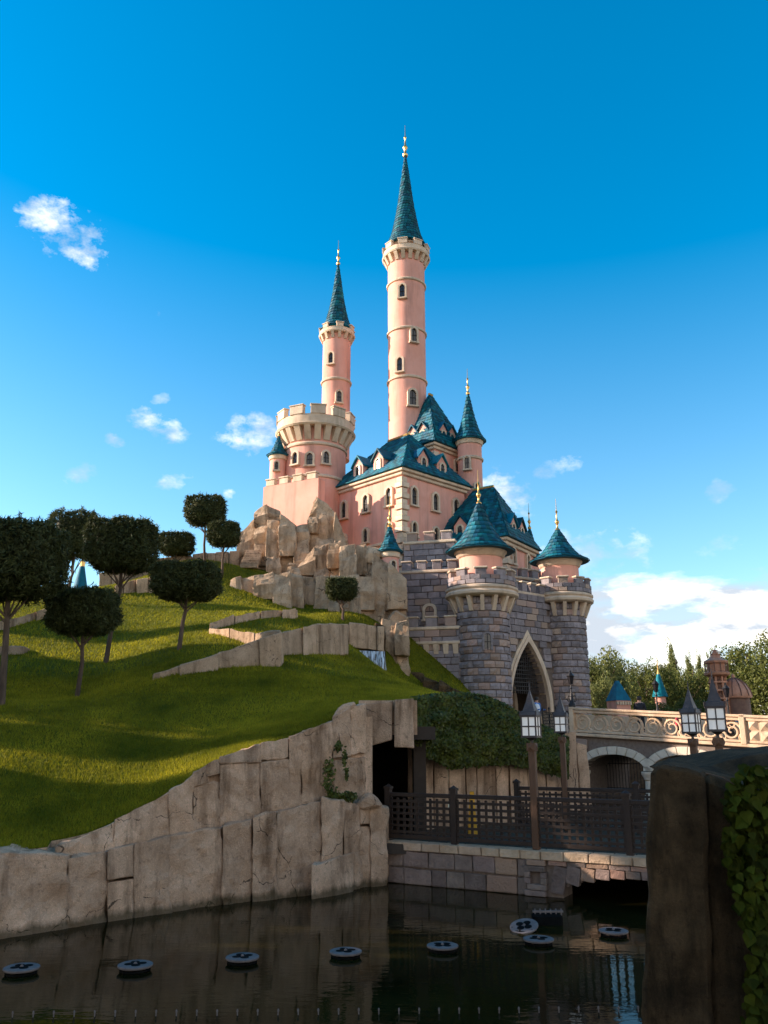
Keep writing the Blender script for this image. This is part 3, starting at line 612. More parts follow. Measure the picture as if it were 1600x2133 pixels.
# second fence on the far side of the walkway
FA = Vector((P3(1080, 22.6, QZ).x, 22.6, QZ)); FB = Vector((P3(1500, 20.6, QZ).x, 20.6, QZ)); FD = (FB-FA).normalized()
def FF(u, z): p = FA+FD*u; p.z = z; return p
lf = (FB-FA).length
fence('lattice_fence', 'dark lattice fence on the far side of the walkway behind the front fence', FF, [0, 1.25, 3.0, lf], [0, 3.0, lf])
lamp(FF(1.25, QZ), 2.06, .92, 'lantern post in front of the left end of the scrolled bridge parapet', R(-24))
lx = P3(1441, 18.6, 3.3).x; lamp((lx, 18.6, QZ), 2.0, .95, 'slimmer of the two lantern posts rising behind the mossy rock pillar', R(-40))
lx = P3(1493, 16.2, 3.3).x; lamp((lx, 16.2, QZ), 2.0, 1.0, 'larger lantern post rising behind the mossy rock pillar, right of its neighbour', R(-20))
# yellow folding sign behind the fence
def caution():
    b = P3(985, 21.2, QZ); b.z = QZ-.02; root = empty('caution_stand', b, 'yellow folding caution stand behind the lattice fence', 'caution sign')
    for s in (-1, 1):
        mb = MB(); y = s*.16
        mb.add([b+Vector((-.10, y, 0)), b+Vector((.10, y, 0)), b+Vector((.05, s*.03, .95)), b+Vector((-.05, s*.03, .95)), b+Vector((-.10, y+s*.03, 0)), b+Vector((.10, y+s*.03, 0)), b+Vector((.05, s*.06, .95)), b+Vector((-.05, s*.06, .95))],
               [(0, 1, 2, 3), (7, 6, 5, 4), (0, 4, 5, 1), (1, 5, 6, 2), (2, 6, 7, 3), (3, 7, 4, 0)])
        mb.build('panel', 'yellow_plastic', root)
    MB().box(b+Vector((0, 0, .97)), (.1, .14, .05)).build('hinge', 'yellow_plastic', root)
caution()
# ---- cast rock wall under the ivy hedge, and the hedge
def hedge_wall():
    a, b = P3(850, 22.2, 1), P3(1210, 26.5, 1); d = b-a; n = 11
    root = empty('panel_rock_wall', a+d*.5, 'brown panelled rock wall under the ivy hedge behind the walkway', 'rock wall')
    u = 0
    cuts = [0, .07, .13, .21, .30, .36, .47, .55, .66, .78, .88, 1.]
    for i in range(n):
        p, q = a+d*(cuts[i]+.003), a+d*(cuts[i+1]-.003); o = random.uniform(-.08, .05)
        slab('rock_slab', [Vector((p.x, p.y+o, .7)), Vector((q.x, q.y+o, .7)), Vector((q.x, q.y+o, 3.3)), Vector((p.x, p.y+o, 3.3))], .5, 'wall_rock', root, .03)
    e = P3(1212, 26.6, 1)
    slab('rock_slab', [Vector((e.x, e.y, .7)), Vector((e.x+.35, e.y+.1, .7)), Vector((e.x+.3, e.y+.1, 2.9)), Vector((e.x-.05, e.y, 3.0))], .5, 'wall_rock', root, .03)
    hb = P(1010, 1600, 22.6); root = empty('ivy_hedge', hb, 'broad dark green ivy hedge spilling over the walkway wall below the gate', 'hedge')
    top = [(856, 1457), (900, 1450), (960, 1446), (1010, 1452), (1050, 1468), (1090, 1494), (1130, 1514), (1184, 1540)]
    bot = [(856, 1552), (900, 1580), (940, 1600), (1000, 1592), (1060, 1590), (1120, 1600), (1150, 1612), (1184, 1622)]
    def Yh(px): return 21.6+(px-856)/330*4.3
    n = 26000; px = rng.uniform(856, 1184, n); t = rng.uniform(0, 1, n); P_ = np.empty((n, 3)); Nn = np.empty((n, 3))
    for i in range(n):
        x, tt = px[i], t[i]; y0, y1 = lerp_tab(top, x), lerp_tab(bot, x)
        if tt < .78:
            s = tt/.78; py = y1+(y0-y1)*s; lump = noise.noise(Vector((x*.03, py*.03, 2)))*.35
            Y = Yh(x)-.55*math.sin(math.pi*min(1, s*.75+.2))-lump+abs(rng.normal(0, .09)); p = P(x, py+rng.normal(0, 2.5), Y); nn = (0, -1, .25+.6*s)
        else:
            s = (tt-.78)/.22; p = P(x, y0, Yh(x)-.1); p.y += s*2.2; p.x += s*2.2*(x-800)/1790; p.z += .12*math.sin(s*9+x)*.5; nn = (0, -.2, 1)
        P_[i] = p; Nn[i] = nn
    v, f = leaf_np(P_, Nn, .105, .085, .55); v -= np.array(hb)
    tag(link('ivy_leaves', mesh_np('ivy_leaves', v, f, 'hedge'), None, root, hb), kind='stuff')
    mb = MB(); xs = list(np.linspace(862, 1178, 30))
    fr = [[P(x, lerp_tab(bot, x)+(lerp_tab(top, x)-lerp_tab(bot, x))*s, Yh(x)+.12-.45*math.sin(math.pi*min(1, s*.75+.2))) for s in (.06, .3, .5, .7, .93)] for x in xs]
    for row in fr: row.append(row[-1]+Vector((0, 2.1, -.05)))
    k = 6; mb.add([p for r_ in fr for p in r_], [(i*k+j, (i+1)*k+j, (i+1)*k+j+1, i*k+j+1) for i in range(len(fr)-1) for j in range(k-1)])
    mb.build('twig_mass', 'hedge', root)
    for px_, l in ((1195, 5), (1200, 4), (1206, 3)):
        q = P(px_, 1600, 25.9)
        MB().tube([q+Vector((random.uniform(-.05, .05), 0, -.2*i)) for i in range(l)], .008, 5).build('trailing_stem', 'bark', root)
hedge_wall()
# ================================================================= HILL ROCKWORK
def terrace(label, ptsl, m='terrace_rock', name='terrace_wall', depth=.6, wpx=52):
    p0 = ptsl[len(ptsl)//2]; root = empty(name, P(p0[0], p0[2], p0[3]), label, 'rock wall')
    L_ = ptsl[-1][0]-ptsl[0][0]; xs = [ptsl[0][0]]; sg = 1 if L_ > 0 else -1
    while (ptsl[-1][0]-xs[-1])*sg > wpx*1.3: xs.append(xs[-1]+sg*random.uniform(.6, 1.3)*wpx)
    xs.append(ptsl[-1][0])
    def at(x):
        tb = sorted(ptsl); return [lerp_tab([(q[0], q[i]) for q in tb], x) for i in (1, 2, 3)]
    for a, b in zip(xs, xs[1:]):
        a, b = min(a, b), max(a, b); ta, ba, Ya = at(a+.6); tb_, bb, Yb = at(b-.6); o = random.uniform(-.12, .12); j = random.uniform(-3, 3); hh = random.uniform(-2.5, 2.5)
        slab('rock_slab', [P(a+.6, ba+12, Ya+o), P(b-.6, bb+12, Yb+o), P(b-.6-j*.3, tb_+hh, Yb+o), P((a+b)/2, (ta+tb_)/2+hh*.6, (Ya+Yb)/2+o), P(a+.6+j*.3, ta+hh*.4, Ya+o)], depth, m, root, .06, 1.1, .03, .4, 4, tilt=random.uniform(0, .12))
terrace('low curving rock wall sweeping across the middle of the lawn', [(318, 1405, 1413, 25), (380, 1384, 1409, 25.6), (450, 1360, 1400, 26.2), (520, 1338, 1394, 26.8), (587, 1313, 1389, 27.3)], wpx=66)
terrace('pale sunlit rock tongue lying on the lawn above the curving wall', [(434, 1308, 1316, 31), (480, 1308, 1330, 30), (530, 1318, 1334, 29), (585, 1312, 1330, 28)], wpx=46, depth=1.6)
terrace('low rock kerb bordering the upper lawn behind the pale tongue', [(436, 1299, 1316, 31.8), (490, 1280, 1306, 33), (540, 1272, 1294, 34.4), (618, 1268, 1284, 36)], wpx=52)
terrace('rock wall stepping from the lawn up to the little waterfall', [(588, 1318, 1372, 28.8), (640, 1302, 1370, 30), (690, 1296, 1356, 31.6), (724, 1296, 1350, 33)], wpx=46, depth=1.2)
terrace('rock ledge above the little waterfall', [(560, 1302, 1318, 36), (640, 1300, 1318, 36.6), (720, 1296, 1335, 37), (800, 1306, 1345, 37.5)], wpx=56, depth=1.2)
terrace('long rock wall along the hilltop left of the castle', [(206, 1194, 1228, 43), (260, 1176, 1215, 44), (320, 1164, 1200, 45), (430, 1152, 1182, 46.5), (500, 1146, 1182, 47.5)], 'cliff_rock', wpx=26)
terrace('shorter rock wall on the hill below the hilltop wall', [(238, 1220, 1262, 39.5), (280, 1206, 1253, 40), (340, 1196, 1238, 40.5)], 'cliff_rock', wpx=24)
terrace('low rock wall at the left edge of the hill', [(-40, 1300, 1322, 32.5), (20, 1287, 1310, 33), (60, 1278, 1298, 34), (108, 1262, 1286, 35.2)], 'cliff_rock', wpx=34)
terrace('small sunken rock in the lawn at the left edge', [(-20, 1344, 1360, 29), (48, 1348, 1356, 29.5)], wpx=60)
def outcrop(root, pxa, pxb, top, bot, Yf, wr, hr, m='cliff_rock', depth=2.2, jit=.35):
    x = pxa
    while x < pxb-4:
        w = random.uniform(*wr); w = pxb-x if pxb-x-w < wr[0]*.6 else w; x2 = min(x+w, pxb)
        yb, yt = lerp_tab(bot, (x+x2)/2)+14, None
        base = yb; k = 0; tgt = (lerp_tab(top, x+1)+lerp_tab(top, x2-1))/2; col = random.uniform(-jit, jit)
        while base > tgt+5:
            h = random.uniform(*hr); y1 = base-h; last = y1 < tgt+hr[0]*.6
            ya, yb2 = (lerp_tab(top, x+1)+random.uniform(-4, 5), lerp_tab(top, x2-1)+random.uniform(-4, 5)) if last else (y1+random.uniform(-6, 6), y1+random.uniform(-6, 6))
            Y = Yf((x+x2)/2, base)+col+random.uniform(-jit, jit)*.6; g = -2.2; s1, s2 = random.uniform(-3, 3), random.uniform(-3, 3)
            pl = [P(x+g, base+7, Y), P(x2-g, base+7, Y), P(x2-g+s2*.3, (base+yb2)/2, Y-.1), P(x2-g-2-abs(s2)*.5, yb2+1, Y+.15), P(x+g+2+abs(s1)*.5, ya+1, Y+.15), P(x+g+s1*.3, (base+ya)/2, Y-.1)]
            slab('rock_block', pl, depth, m, root, .085, 1.9, .022, .28, 5, tilt=random.uniform(.0, .12))
            if last: break
            base = min(ya, yb2)+random.uniform(0, 3); k += 1
        x = x2
def castle_rocks():
    root = empty('castle_rock', P(650, 1260, 43), 'craggy brown block cliff that the castle stands on', 'cliff')
    outcrop(root, 496, 722, [(496, 1118), (512, 1092), (530, 1072), (545, 1044), (574, 1050), (584, 1072), (606, 1072), (612, 1092), (645, 1092), (656, 1032), (688, 1024), (702, 1076), (710, 1112), (722, 1126)], [(496, 1172), (600, 1200), (722, 1200)], lambda x, y: 47.2+(1200-y)*.006, (14, 38), (22, 90), jit=.6)
    outcrop(root, 600, 790, [(600, 1172), (632, 1168), (636, 1140), (700, 1132), (760, 1134), (790, 1142)], [(600, 1212), (790, 1216)], lambda x, y: 44.4, (16, 46), (24, 80), jit=.45)
    outcrop(root, 462, 800, [(462, 1206), (520, 1196), (600, 1190), (650, 1200), (760, 1196), (800, 1206)], [(462, 1250), (540, 1256), (640, 1282), (760, 1298), (800, 1300)], lambda x, y: 42.2, (13, 46), (30, 110), jit=.5)
    outcrop(root, 776, 846, [(776, 1150), (800, 1160), (846, 1200)], [(776, 1300), (846, 1330)], lambda x, y: 42.0, (22, 36), (50, 90))
    outcrop(root, 796, 850, [(796, 1290), (850, 1292)], [(796, 1400), (850, 1425)], lambda x, y: 40.4, (20, 30), (40, 90))
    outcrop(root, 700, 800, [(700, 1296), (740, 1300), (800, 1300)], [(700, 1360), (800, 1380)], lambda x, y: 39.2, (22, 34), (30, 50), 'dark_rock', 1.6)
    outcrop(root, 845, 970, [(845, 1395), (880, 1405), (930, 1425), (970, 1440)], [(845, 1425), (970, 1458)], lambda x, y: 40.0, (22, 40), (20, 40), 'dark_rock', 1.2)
    for x0, x1, y0, y1, Y in ((500, 720, 1085, 1230, 48.4), (600, 800, 1150, 1300, 45.4), (466, 850, 1215, 1330, 43.4), (790, 856, 1260, 1440, 41.6)):     # solid heart behind the blocks
        slab('rock_heart', [P(x0+6, y1, Y), P(x1-4, y1, Y), P(x1-6, y0+25, Y), P((x0+x1)/2, y0+10, Y), P(x0+20, y0+25, Y)], 2.5, 'cliff_rock', root, .15, .6, .1, 1., 3)
    # steps cut into the hilltop
    st = empty('rock_steps', P(520, 1180, 46.5), 'flight of worn stone steps climbing to the castle rock', 'steps')
    for k in range(7):
        p = P(519+k*2, 1180-k*5, 46.0+k*.28); MB().box(p, (1.0, .34, .2)).build('step', 'terrace_rock', st, bevel=.02)
castle_rocks()
def waterfall():
    a = P(726, 1342, 37.6); root = empty('waterfall', a, 'small white waterfall tumbling over the dark ledge', 'waterfall')
    for (x0, x1, y0, y1, Ya, Yb) in ((722, 742, 1335, 1356, 37.7, 37.3), (745, 801, 1355, 1394, 37.3, 36.9)):
        mb = MB(); n = 10; vs = []
        for i in range(n+1):
            for j in range(7):
                s, t = i/n, j/6; px = x0+(x1-x0)*s+t*4; py = y0+(y1-y0)*t+s*2
                vs.append(P(px, py, Ya+(Yb-Ya)*math.sin(t*math.pi/2)+.05*math.sin(s*21)))
        mb.add(vs, [(i*7+j, (i+1)*7+j, (i+1)*7+j+1, i*7+j+1) for i in range(n) for j in range(6)]); mb.build('water_sheet', 'falling_water', root, smooth=True)
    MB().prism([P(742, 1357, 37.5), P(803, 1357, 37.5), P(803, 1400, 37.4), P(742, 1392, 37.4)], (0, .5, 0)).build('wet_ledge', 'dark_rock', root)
waterfall()
# ================================================================= TOPIARY TREES
def topiary(cpx, cy0, cy1, hw, bpx, bpy, Y, label, nleaf=7000, lean=0.):
    base = P(bpx, bpy, Y); base.z = hz1(base.x, Y)-.05; root = empty('clipped_tree', base, label, 'tree', 'box clipped trees on the castle lawn')
    top, bot = P(cpx, cy0, Y), P(cpx, cy1, Y); c = (top+bot)/2; hx = hw*Y/1740*.88; h = (top.z-bot.z)/2*.86; hy = hx*.85
    n = nleaf; q = rng.uniform(-1, 1, (n, 3)); ax = rng.integers(0, 3, n); sg = np.where(rng.random(n) < .5, -1, 1); q[np.arange(n), ax] = sg*(1-np.abs(rng.normal(0, .09, n)))
    # rounded box
    e = 5.; r = (np.abs(q)**e).sum(1)**(1/e); q /= np.maximum(r, 1)[:, None]*.98
    ph = rng.uniform(0, 6, 3); lump = 1+.10*np.sin(q[:, 0]*7+ph[0])*np.sin(q[:, 1]*6+ph[1])*np.sin(q[:, 2]*5+ph[2])+.09*np.sin(q[:, 0]*17+ph[1])*np.sin(q[:, 1]*15+ph[2])*np.sin(q[:, 2]*13+ph[0])+rng.normal(0, .035, n)
    nr = q**3; nr /= np.linalg.norm(nr, axis=1)[:, None]+1e-6
    taper = 1+.10*np.clip(q[:, 2], -1, 1)*-1*0
    under = np.where(q[:, 2] < -.5, 1-.28*(-.5-q[:, 2])/.5, 1)
    p = q*np.array([hx, hy, h])*lump[:, None]; p[:, :2] *= under[:, None]; p += np.array(c-base)
    v, f = leaf_np(p, nr, .15, .055, .9)
    # stray shoots
    k = n//5; idx = rng.integers(0, n, k); v2, f2 = leaf_np(p[idx]+nr[idx]*rng.uniform(.02, .13, k)[:, None], np.cross(nr[idx], [0, 0, 1.])+.01, .2, .03, .5)
    cv = []
    uv = [(math.sin(t)*math.cos(a), math.sin(t)*math.sin(a), math.cos(t)) for t in np.linspace(.05, 3.09, 10) for a in np.linspace(0, 2*math.pi, 17)[:-1]]
    for x, y, z in uv:
        m_ = (abs(x)**e+abs(y)**e+abs(z)**e)**(1/e); u_ = .76/m_; zz = z*u_; ud = 1-.28*max(0, -.5-zz)/.5; cv.append((x*u_*hx*ud+c.x-base.x, y*u_*hy*ud+c.y-base.y, zz*h+c.z-base.z))
    cf = [(i*16+j, i*16+(j+1) % 16, (i+1)*16+(j+1) % 16, (i+1)*16+j) for i in range(9) for j in range(16)]
    V = np.vstack([v, v2, np.array(cv)]); Fc = np.vstack([f, f2+len(v), np.array(cf)+len(v)+len(v2)])
    tag(link('crown', mesh_np('crown', V, Fc, 'topiary'), None, root, base), kind='stuff')
    tw = max(.06, hx*.066); mid = base.lerp(bot, .55)+Vector((random.uniform(-.06, .06), 0, 0)); fork = bot+Vector((0, 0, -(top.z-bot.z)*.30))
    mb = MB().tube([base, mid, fork, c], [tw*1.25, tw, tw*.9, tw*.6], 9)
    for k in range(6):
        a = k*1.05+random.uniform(-.3, .3); e_ = c+Vector((math.cos(a)*hx*.75, math.sin(a)*hy*.75, -h*.55)); st = fork+Vector((0, 0, random.uniform(-.1, .3)*h))
        mb.tube([st, st.lerp(e_, .5)+Vector((0, 0, -.06)), e_], [tw*.42, tw*.3, tw*.15], 6)
    mb.build('trunk', 'bark', root, smooth=True)
topiary(20, 1090, 1252, 112, 2, 1470, 22.5, 'largest clipped tree, cut off by the left edge of the picture', 22500)
topiary(154, 1064, 1166, 52, 141, 1236, 38, 'pale sunlit clipped tree behind the two big dark ones on the left', 9000)
topiary(254, 1083, 1194, 74, 220, 1381, 29, 'big dark clipped tree with a tall trunk against the sky', 16500)
topiary(174, 1228, 1322, 69, 160, 1453, 25, 'dark clipped tree lowest on the lawn, under the big one', 16500)
topiary(388, 1174, 1250, 71, 373, 1354, 28.3, 'wide flat dark clipped tree in the middle of the lawn', 16500)
topiary(367, 1110, 1158, 38, 367, 1174, 45.5, 'small clipped tree with a short trunk behind the hilltop wall', 6750)
topiary(428, 1034, 1097, 44, 427, 1180, 43.5, 'tallest clipped tree on the hilltop beside the castle rock', 8250)
topiary(466, 1088, 1139, 35, 463, 1195, 43, 'lower of the two clipped trees next to the castle rock', 6750)
topiary(712, 1205, 1250, 33, 714, 1290, 40, 'lone small clipped tree in front of the castle cliff', 6750)
# ================================================================= CASTLE (a plain generic one)
castle = empty('castle', P(870, 1300, 48), 'pink castle with teal roofs and a grey stone gatehouse on the rocky hill', 'castle')
BLK = []      # stone blocks: (distance, visible, mesh, matrix)
def cone_roof(part, c, r, z0, z1, flare=.12, rows=None, finial=1.):
    """solid cone with courses of slates and a gilt rod"""
    H = z1-z0; x, y = c; prof = []
    def rad(t): return r*((1-t)*(1-.20*math.sin(math.pi*t))+flare*max(0, .12-t)/.12)
    MB().lathe((x, y, z0), [(rad(0)-.04, -.06)]+[(max(.02, rad(t)-.03), t*H) for t in np.linspace(0, 1, 12)], 28).build('roof', 'teal_slate', part, smooth=True)
    rows = rows or max(10, int(H/.26)); vs, fs = [], []
    for i in range(rows):
        t0, t1 = i/rows, min(1, (i+1.25)/rows); r0, r1 = rad(t0)+.025, rad(min(1, t1)); n = max(7, int(2*math.pi*r0/.27)); off = (i % 2)*.5
        for k in range(n):
            a0, a1 = 2*math.pi*(k+off+.03)/n, 2*math.pi*(k+off+.97)/n; j = random.uniform(-.02, .02); e = random.uniform(0, .02); o = len(vs)
            for rr, zz in ((r0+e, t0*H+j), (r0+e-.035, t0*H+j-.005), (max(.01, r1), t1*H)):
                for a in (a0, a1): vs.append((x+rr*math.cos(a), y+rr*math.sin(a), z0+zz))
            fs += [(o, o+1, o+5, o+4), (o+2, o+3, o+1, o)]
    off = wl(part); tag(link('roof_slates', mesh_np('roof_slates', np.array(vs)-np.array(off), np.array(fs), 'teal_slate'), None, part, off), kind='stuff')
    if finial:
        s = finial; c3 = (x, y, z1-.25*s)
        MB().lathe(c3, [(.13*s, 0), (.15*s, .1*s), (.07*s, .2*s), (.06*s, .4*s), (.13*s, .52*s), (.13*s, .6*s), (.05*s, .72*s), (.03*s, 1.1*s), (.08*s, 1.2*s), (.02*s, 1.32*s), (.012*s, 2.0*s), (0, 2.02*s)], 10).build('finial', 'gold', part, smooth=True)
def arch_pts(w, h, n=6, pointed=.0):
    """outline from lower left round the arch to lower right in (x,z)"""
    a = w/2; zs = h-a*(1+pointed); hh = h-zs; Rr = (a*a+hh*hh)/(2*a); o = [(-a, 0), (-a, zs)]
    m = math.asin(min(1, hh/Rr)); 
    for k in range(1, n+1): t = m*k/n; o.append((-(Rr*math.cos(t)-(Rr-a)), zs+Rr*math.sin(t)))
    return o+[(-x, z) for x, z in o[::-1][1:]]
def window(part, p, ang, w, h, pointed=.3, sill=True, m='cream_stone', dep=.16):
    """p: sill centre on the wall, ang: direction (radians) the window faces"""
    nx = Vector((math.cos(ang), math.sin(ang), 0)); tx = Vector((-nx.y, nx.x, 0)); t = min(.16, w*.3)
    T = lambda x, z, o: Vector(p)+tx*x+nx*o+Vector((0, 0, z))
    i = arch_pts(w, h, 6, pointed); o = [(x*(w/2+t)/(w/2), z*(h+t)/h) for x, z in i]; n = len(i)
    mb = MB(); mb.add([T(x, z, dep) for x, z in i]+[T(x, z, dep) for x, z in o]+[T(x, z, -.05) for x, z in i]+[T(x, z, -.05) for x, z in o],
        [(k, k+1, k+1+n, k+n) for k in range(n-1)]+[(k, k+1, k+1+2*n, k+2*n) for k in range(n-1)]+[(k+n, k+1+n, k+1+3*n, k+3*n) for k in range(n-1)])
    mb.build('window_surround', m, part)
    pn = MB().add([T(x, z, .02) for x, z in i], [list(range(n))]); pn.build('window_pane', 'window_dark', part)
    br = MB().bar(T(0, 0, .045), T(0, h-.03, .045), .03); br.bar(T(-w/2, h*.5, .045), T(w/2, h*.5, .045), .03); br.build('window_bar', 'iron', part)
    if sill: MB().box(T(0, -.06, dep/2+.02), (.24, w+2*t+.12, .12), ang).build('window_sill', m, part, bevel=.015)
def merlons(part, c, r, z, n, w, h, t, m, cap='cream_stone'):
    for k in range(n):
        a = 2*math.pi*(k+.5)/n; p = Vector((c[0]+r*math.cos(a), c[1]+r*math.sin(a), z+h/2))
        MB().box(p, (t, w, h), a).box(p+Vector((0, 0, h/2+.045)), (t+.09, w+.09, .09), a).build('merlon', cap if m == 'grey' else m, part, bevel=.02)
def corbels(part, c, r, z, n, d, h, w, m='cream_stone'):
    me = MB().add([(-.05, -w/2, 0), (-.05, w/2, 0), (.08, w/2, 0), (.08, -w/2, 0), (-.05, -w/2, h), (-.05, w/2, h), (d, w/2, h), (d, -w/2, h)], [(3, 2, 1, 0), (4, 5, 6, 7), (0, 1, 5, 4), (1, 2, 6, 5), (2, 3, 7, 6), (3, 0, 4, 7)]).mesh('corbel', m)
    for k in range(n):
        a = 2*math.pi*k/n
        link('corbel', me, None, part, (c[0]+r*math.cos(a), c[1]+r*math.sin(a), z), (0, 0, a))
def round_tower(px, Y, rpx, yb, yt, roof_top=None, roof_r=None, crown=True, wall='pink_plaster', wins=(), band=(), fin=1., roof_lift=0., ncor=14, name='tower'):
    """plain round tower: shaft from row yb to row yt, corbelled parapet, cone"""
    r = rpx*Y/1690; pm = P(px, (yb+yt)/2, Y); c = (pm.x, Y); z0, z1 = zpx(yb, Y), zpx(yt, Y)
    mb = MB().lathe((*c, 0), [(r, z0), (r, z1)], 40); part = mb.build(name, wall, castle, smooth=True)
    for b in band:
        zb = zpx(b, Y); MB().lathe((*c, zb), [(r-.02, -.12), (r+.10, -.06), (r+.12, .05), (r+.06, .12), (r-.02, .16)], 40).build('string_course', 'cream_stone', part, smooth=True)
    if crown:
        ch = r*.42; corbels(part, c, r, z1-ch, ncor, r*.26, ch, r*.2)
        MB().lathe((*c, z1), [(r*1.0, 0), (r*1.28, 0), (r*1.32, .12), (r*1.26, .2), (r*1.26, r*.36), (r*1.14, r*.36), (r*1.14, .1), (0, .1)], 40).build('parapet', 'cream_stone' if wall != 'grey_block' else 'grey_block', part, smooth=True)
        merlons(part, c, r*1.2, z1+r*.36, max(7, int(ncor*.52)), r*.48, r*.28, r*.16, 'cream_stone')
        zr = z1+.1+roof_lift; rr = roof_r or r*.98
        if roof_lift: MB().lathe((*c, 0), [(rr*.86, z1), (rr*.86, zr)], 32).build('drum', 'pink_plaster', part, smooth=True); MB().lathe((*c, zr), [(rr*.84, -.3), (rr*.96, -.16), (rr*.96, -.02), (rr*.84, 0)], 32).build('eaves_ring', 'cream_stone', part, smooth=True)
    else:
        zr = z1; rr = roof_r or r*1.25
        MB().lathe((*c, z1), [(r-.02, -.4), (r+.07, -.34), (r+.1, -.2), (r*1.16, -.1), (r*1.16, 0), (0, 0)], 36).build('eaves_ring', 'cream_stone', part, smooth=True)
    if roof_top: cone_roof(part, c, rr, zr, zpx(roof_top, Y), finial=fin)
    for wpx, wy, w, h in wins:
        a = math.asin(max(-.95, min(.95, (wpx-px)/rpx))); ang = -math.pi/2+a
        z = zpx(wy, Y); window(part, (c[0]+r*math.cos(ang), c[1]+r*math.sin(ang), z), ang, w, h)
    return part, c, r, z0, z1
# ---- tall towers
def pxw(px, n): return px
round_tower(848, 57, 42, 1010, 545, 318, 1.45, True, wins=((838, 640, .42, 1.1), (862, 730, .42, 1.1), (832, 790, .42, 1.1), (858, 860, .5, 1.2)), band=(600, 700, 800), fin=1.5, roof_lift=1.0, ncor=18)
round_tower(700, 58, 31, 960, 705, 545, 1.12, True, wins=((690, 770, .36, .9), (708, 850, .36, .9)), band=(800,), fin=1.1, roof_lift=.5, ncor=14)
round_tower(980, 55, 26, 1080, 920, 815, 1.05, False, wins=((972, 985, .34, .9), (990, 1040, .34, .9)), band=(960,), fin=1.0)
# ---- crenellated round bastion on the left
round_tower(655, 55, 66, 1120, 912, None, None, True, wins=((620, 985, .42, .85), (650, 990, .42, .85), (682, 985, .42, .85), (640, 1050, .38, .75)), band=(945, 1010), ncor=22, name='bastion')
round_tower(578, 54, 17, 1040, 950, 905, .7, False, wins=((578, 985, .26, .6),), band=(1020,), fin=.6)
round_tower(812, 44.6, 19, 1216, 1150, 1090, .66, False, wins=((818, 1195, .24, .6),), band=(1205,), fin=.9, name='turret')
round_tower(1108, 54, 17, 1240, 1165, 1095, .72, False, wins=(), band=(), fin=.9)
def pline_wall(part_name, a, b, z0, z1, th, m, merl=None, cap=None):
    a, b = Vector((a[0], a[1], 0)), Vector((b[0], b[1], 0)); d = (b-a); L_ = d.length; d.normalize(); ang = math.atan2(d.y, d.x); n = Vector((d.y, -d.x, 0))
    mid = (a+b)/2-n*th/2; part = MB().box((mid.x, mid.y, (z0+z1)/2), (L_, th, z1-z0), ang).build(part_name, m, castle)
    if merl:
        w, h, gap, mm = merl; k = max(1, int((L_+gap)/(w+gap))); st = L_/k
        for i in range(k):
            p = a+d*(st*(i+.5))-n*.16; MB().box((p.x, p.y, z1+h/2), (st-gap, .36, h), ang).box((p.x, p.y, z1+h+.05), (st-gap+.1, .46, .1), ang).build('merlon', mm, part, bevel=.02)
    if cap: MB().box((mid.x, mid.y, z1-cap), (L_+.2, th+.22, .16), ang).build('string_course', 'cream_stone', part, bevel=.03)
    return part, ang, n
# pink curtain wall by the bastion
a = P(548, 1040, 52.5); b = P(662, 1060, 50.5); pline_wall('curtain_wall', (a.x, a.y), (b.x, b.y), zpx(1130, 52), zpx(1010, 52), .8, 'pink_plaster', (.55, .4, .4, 'cream_stone'))
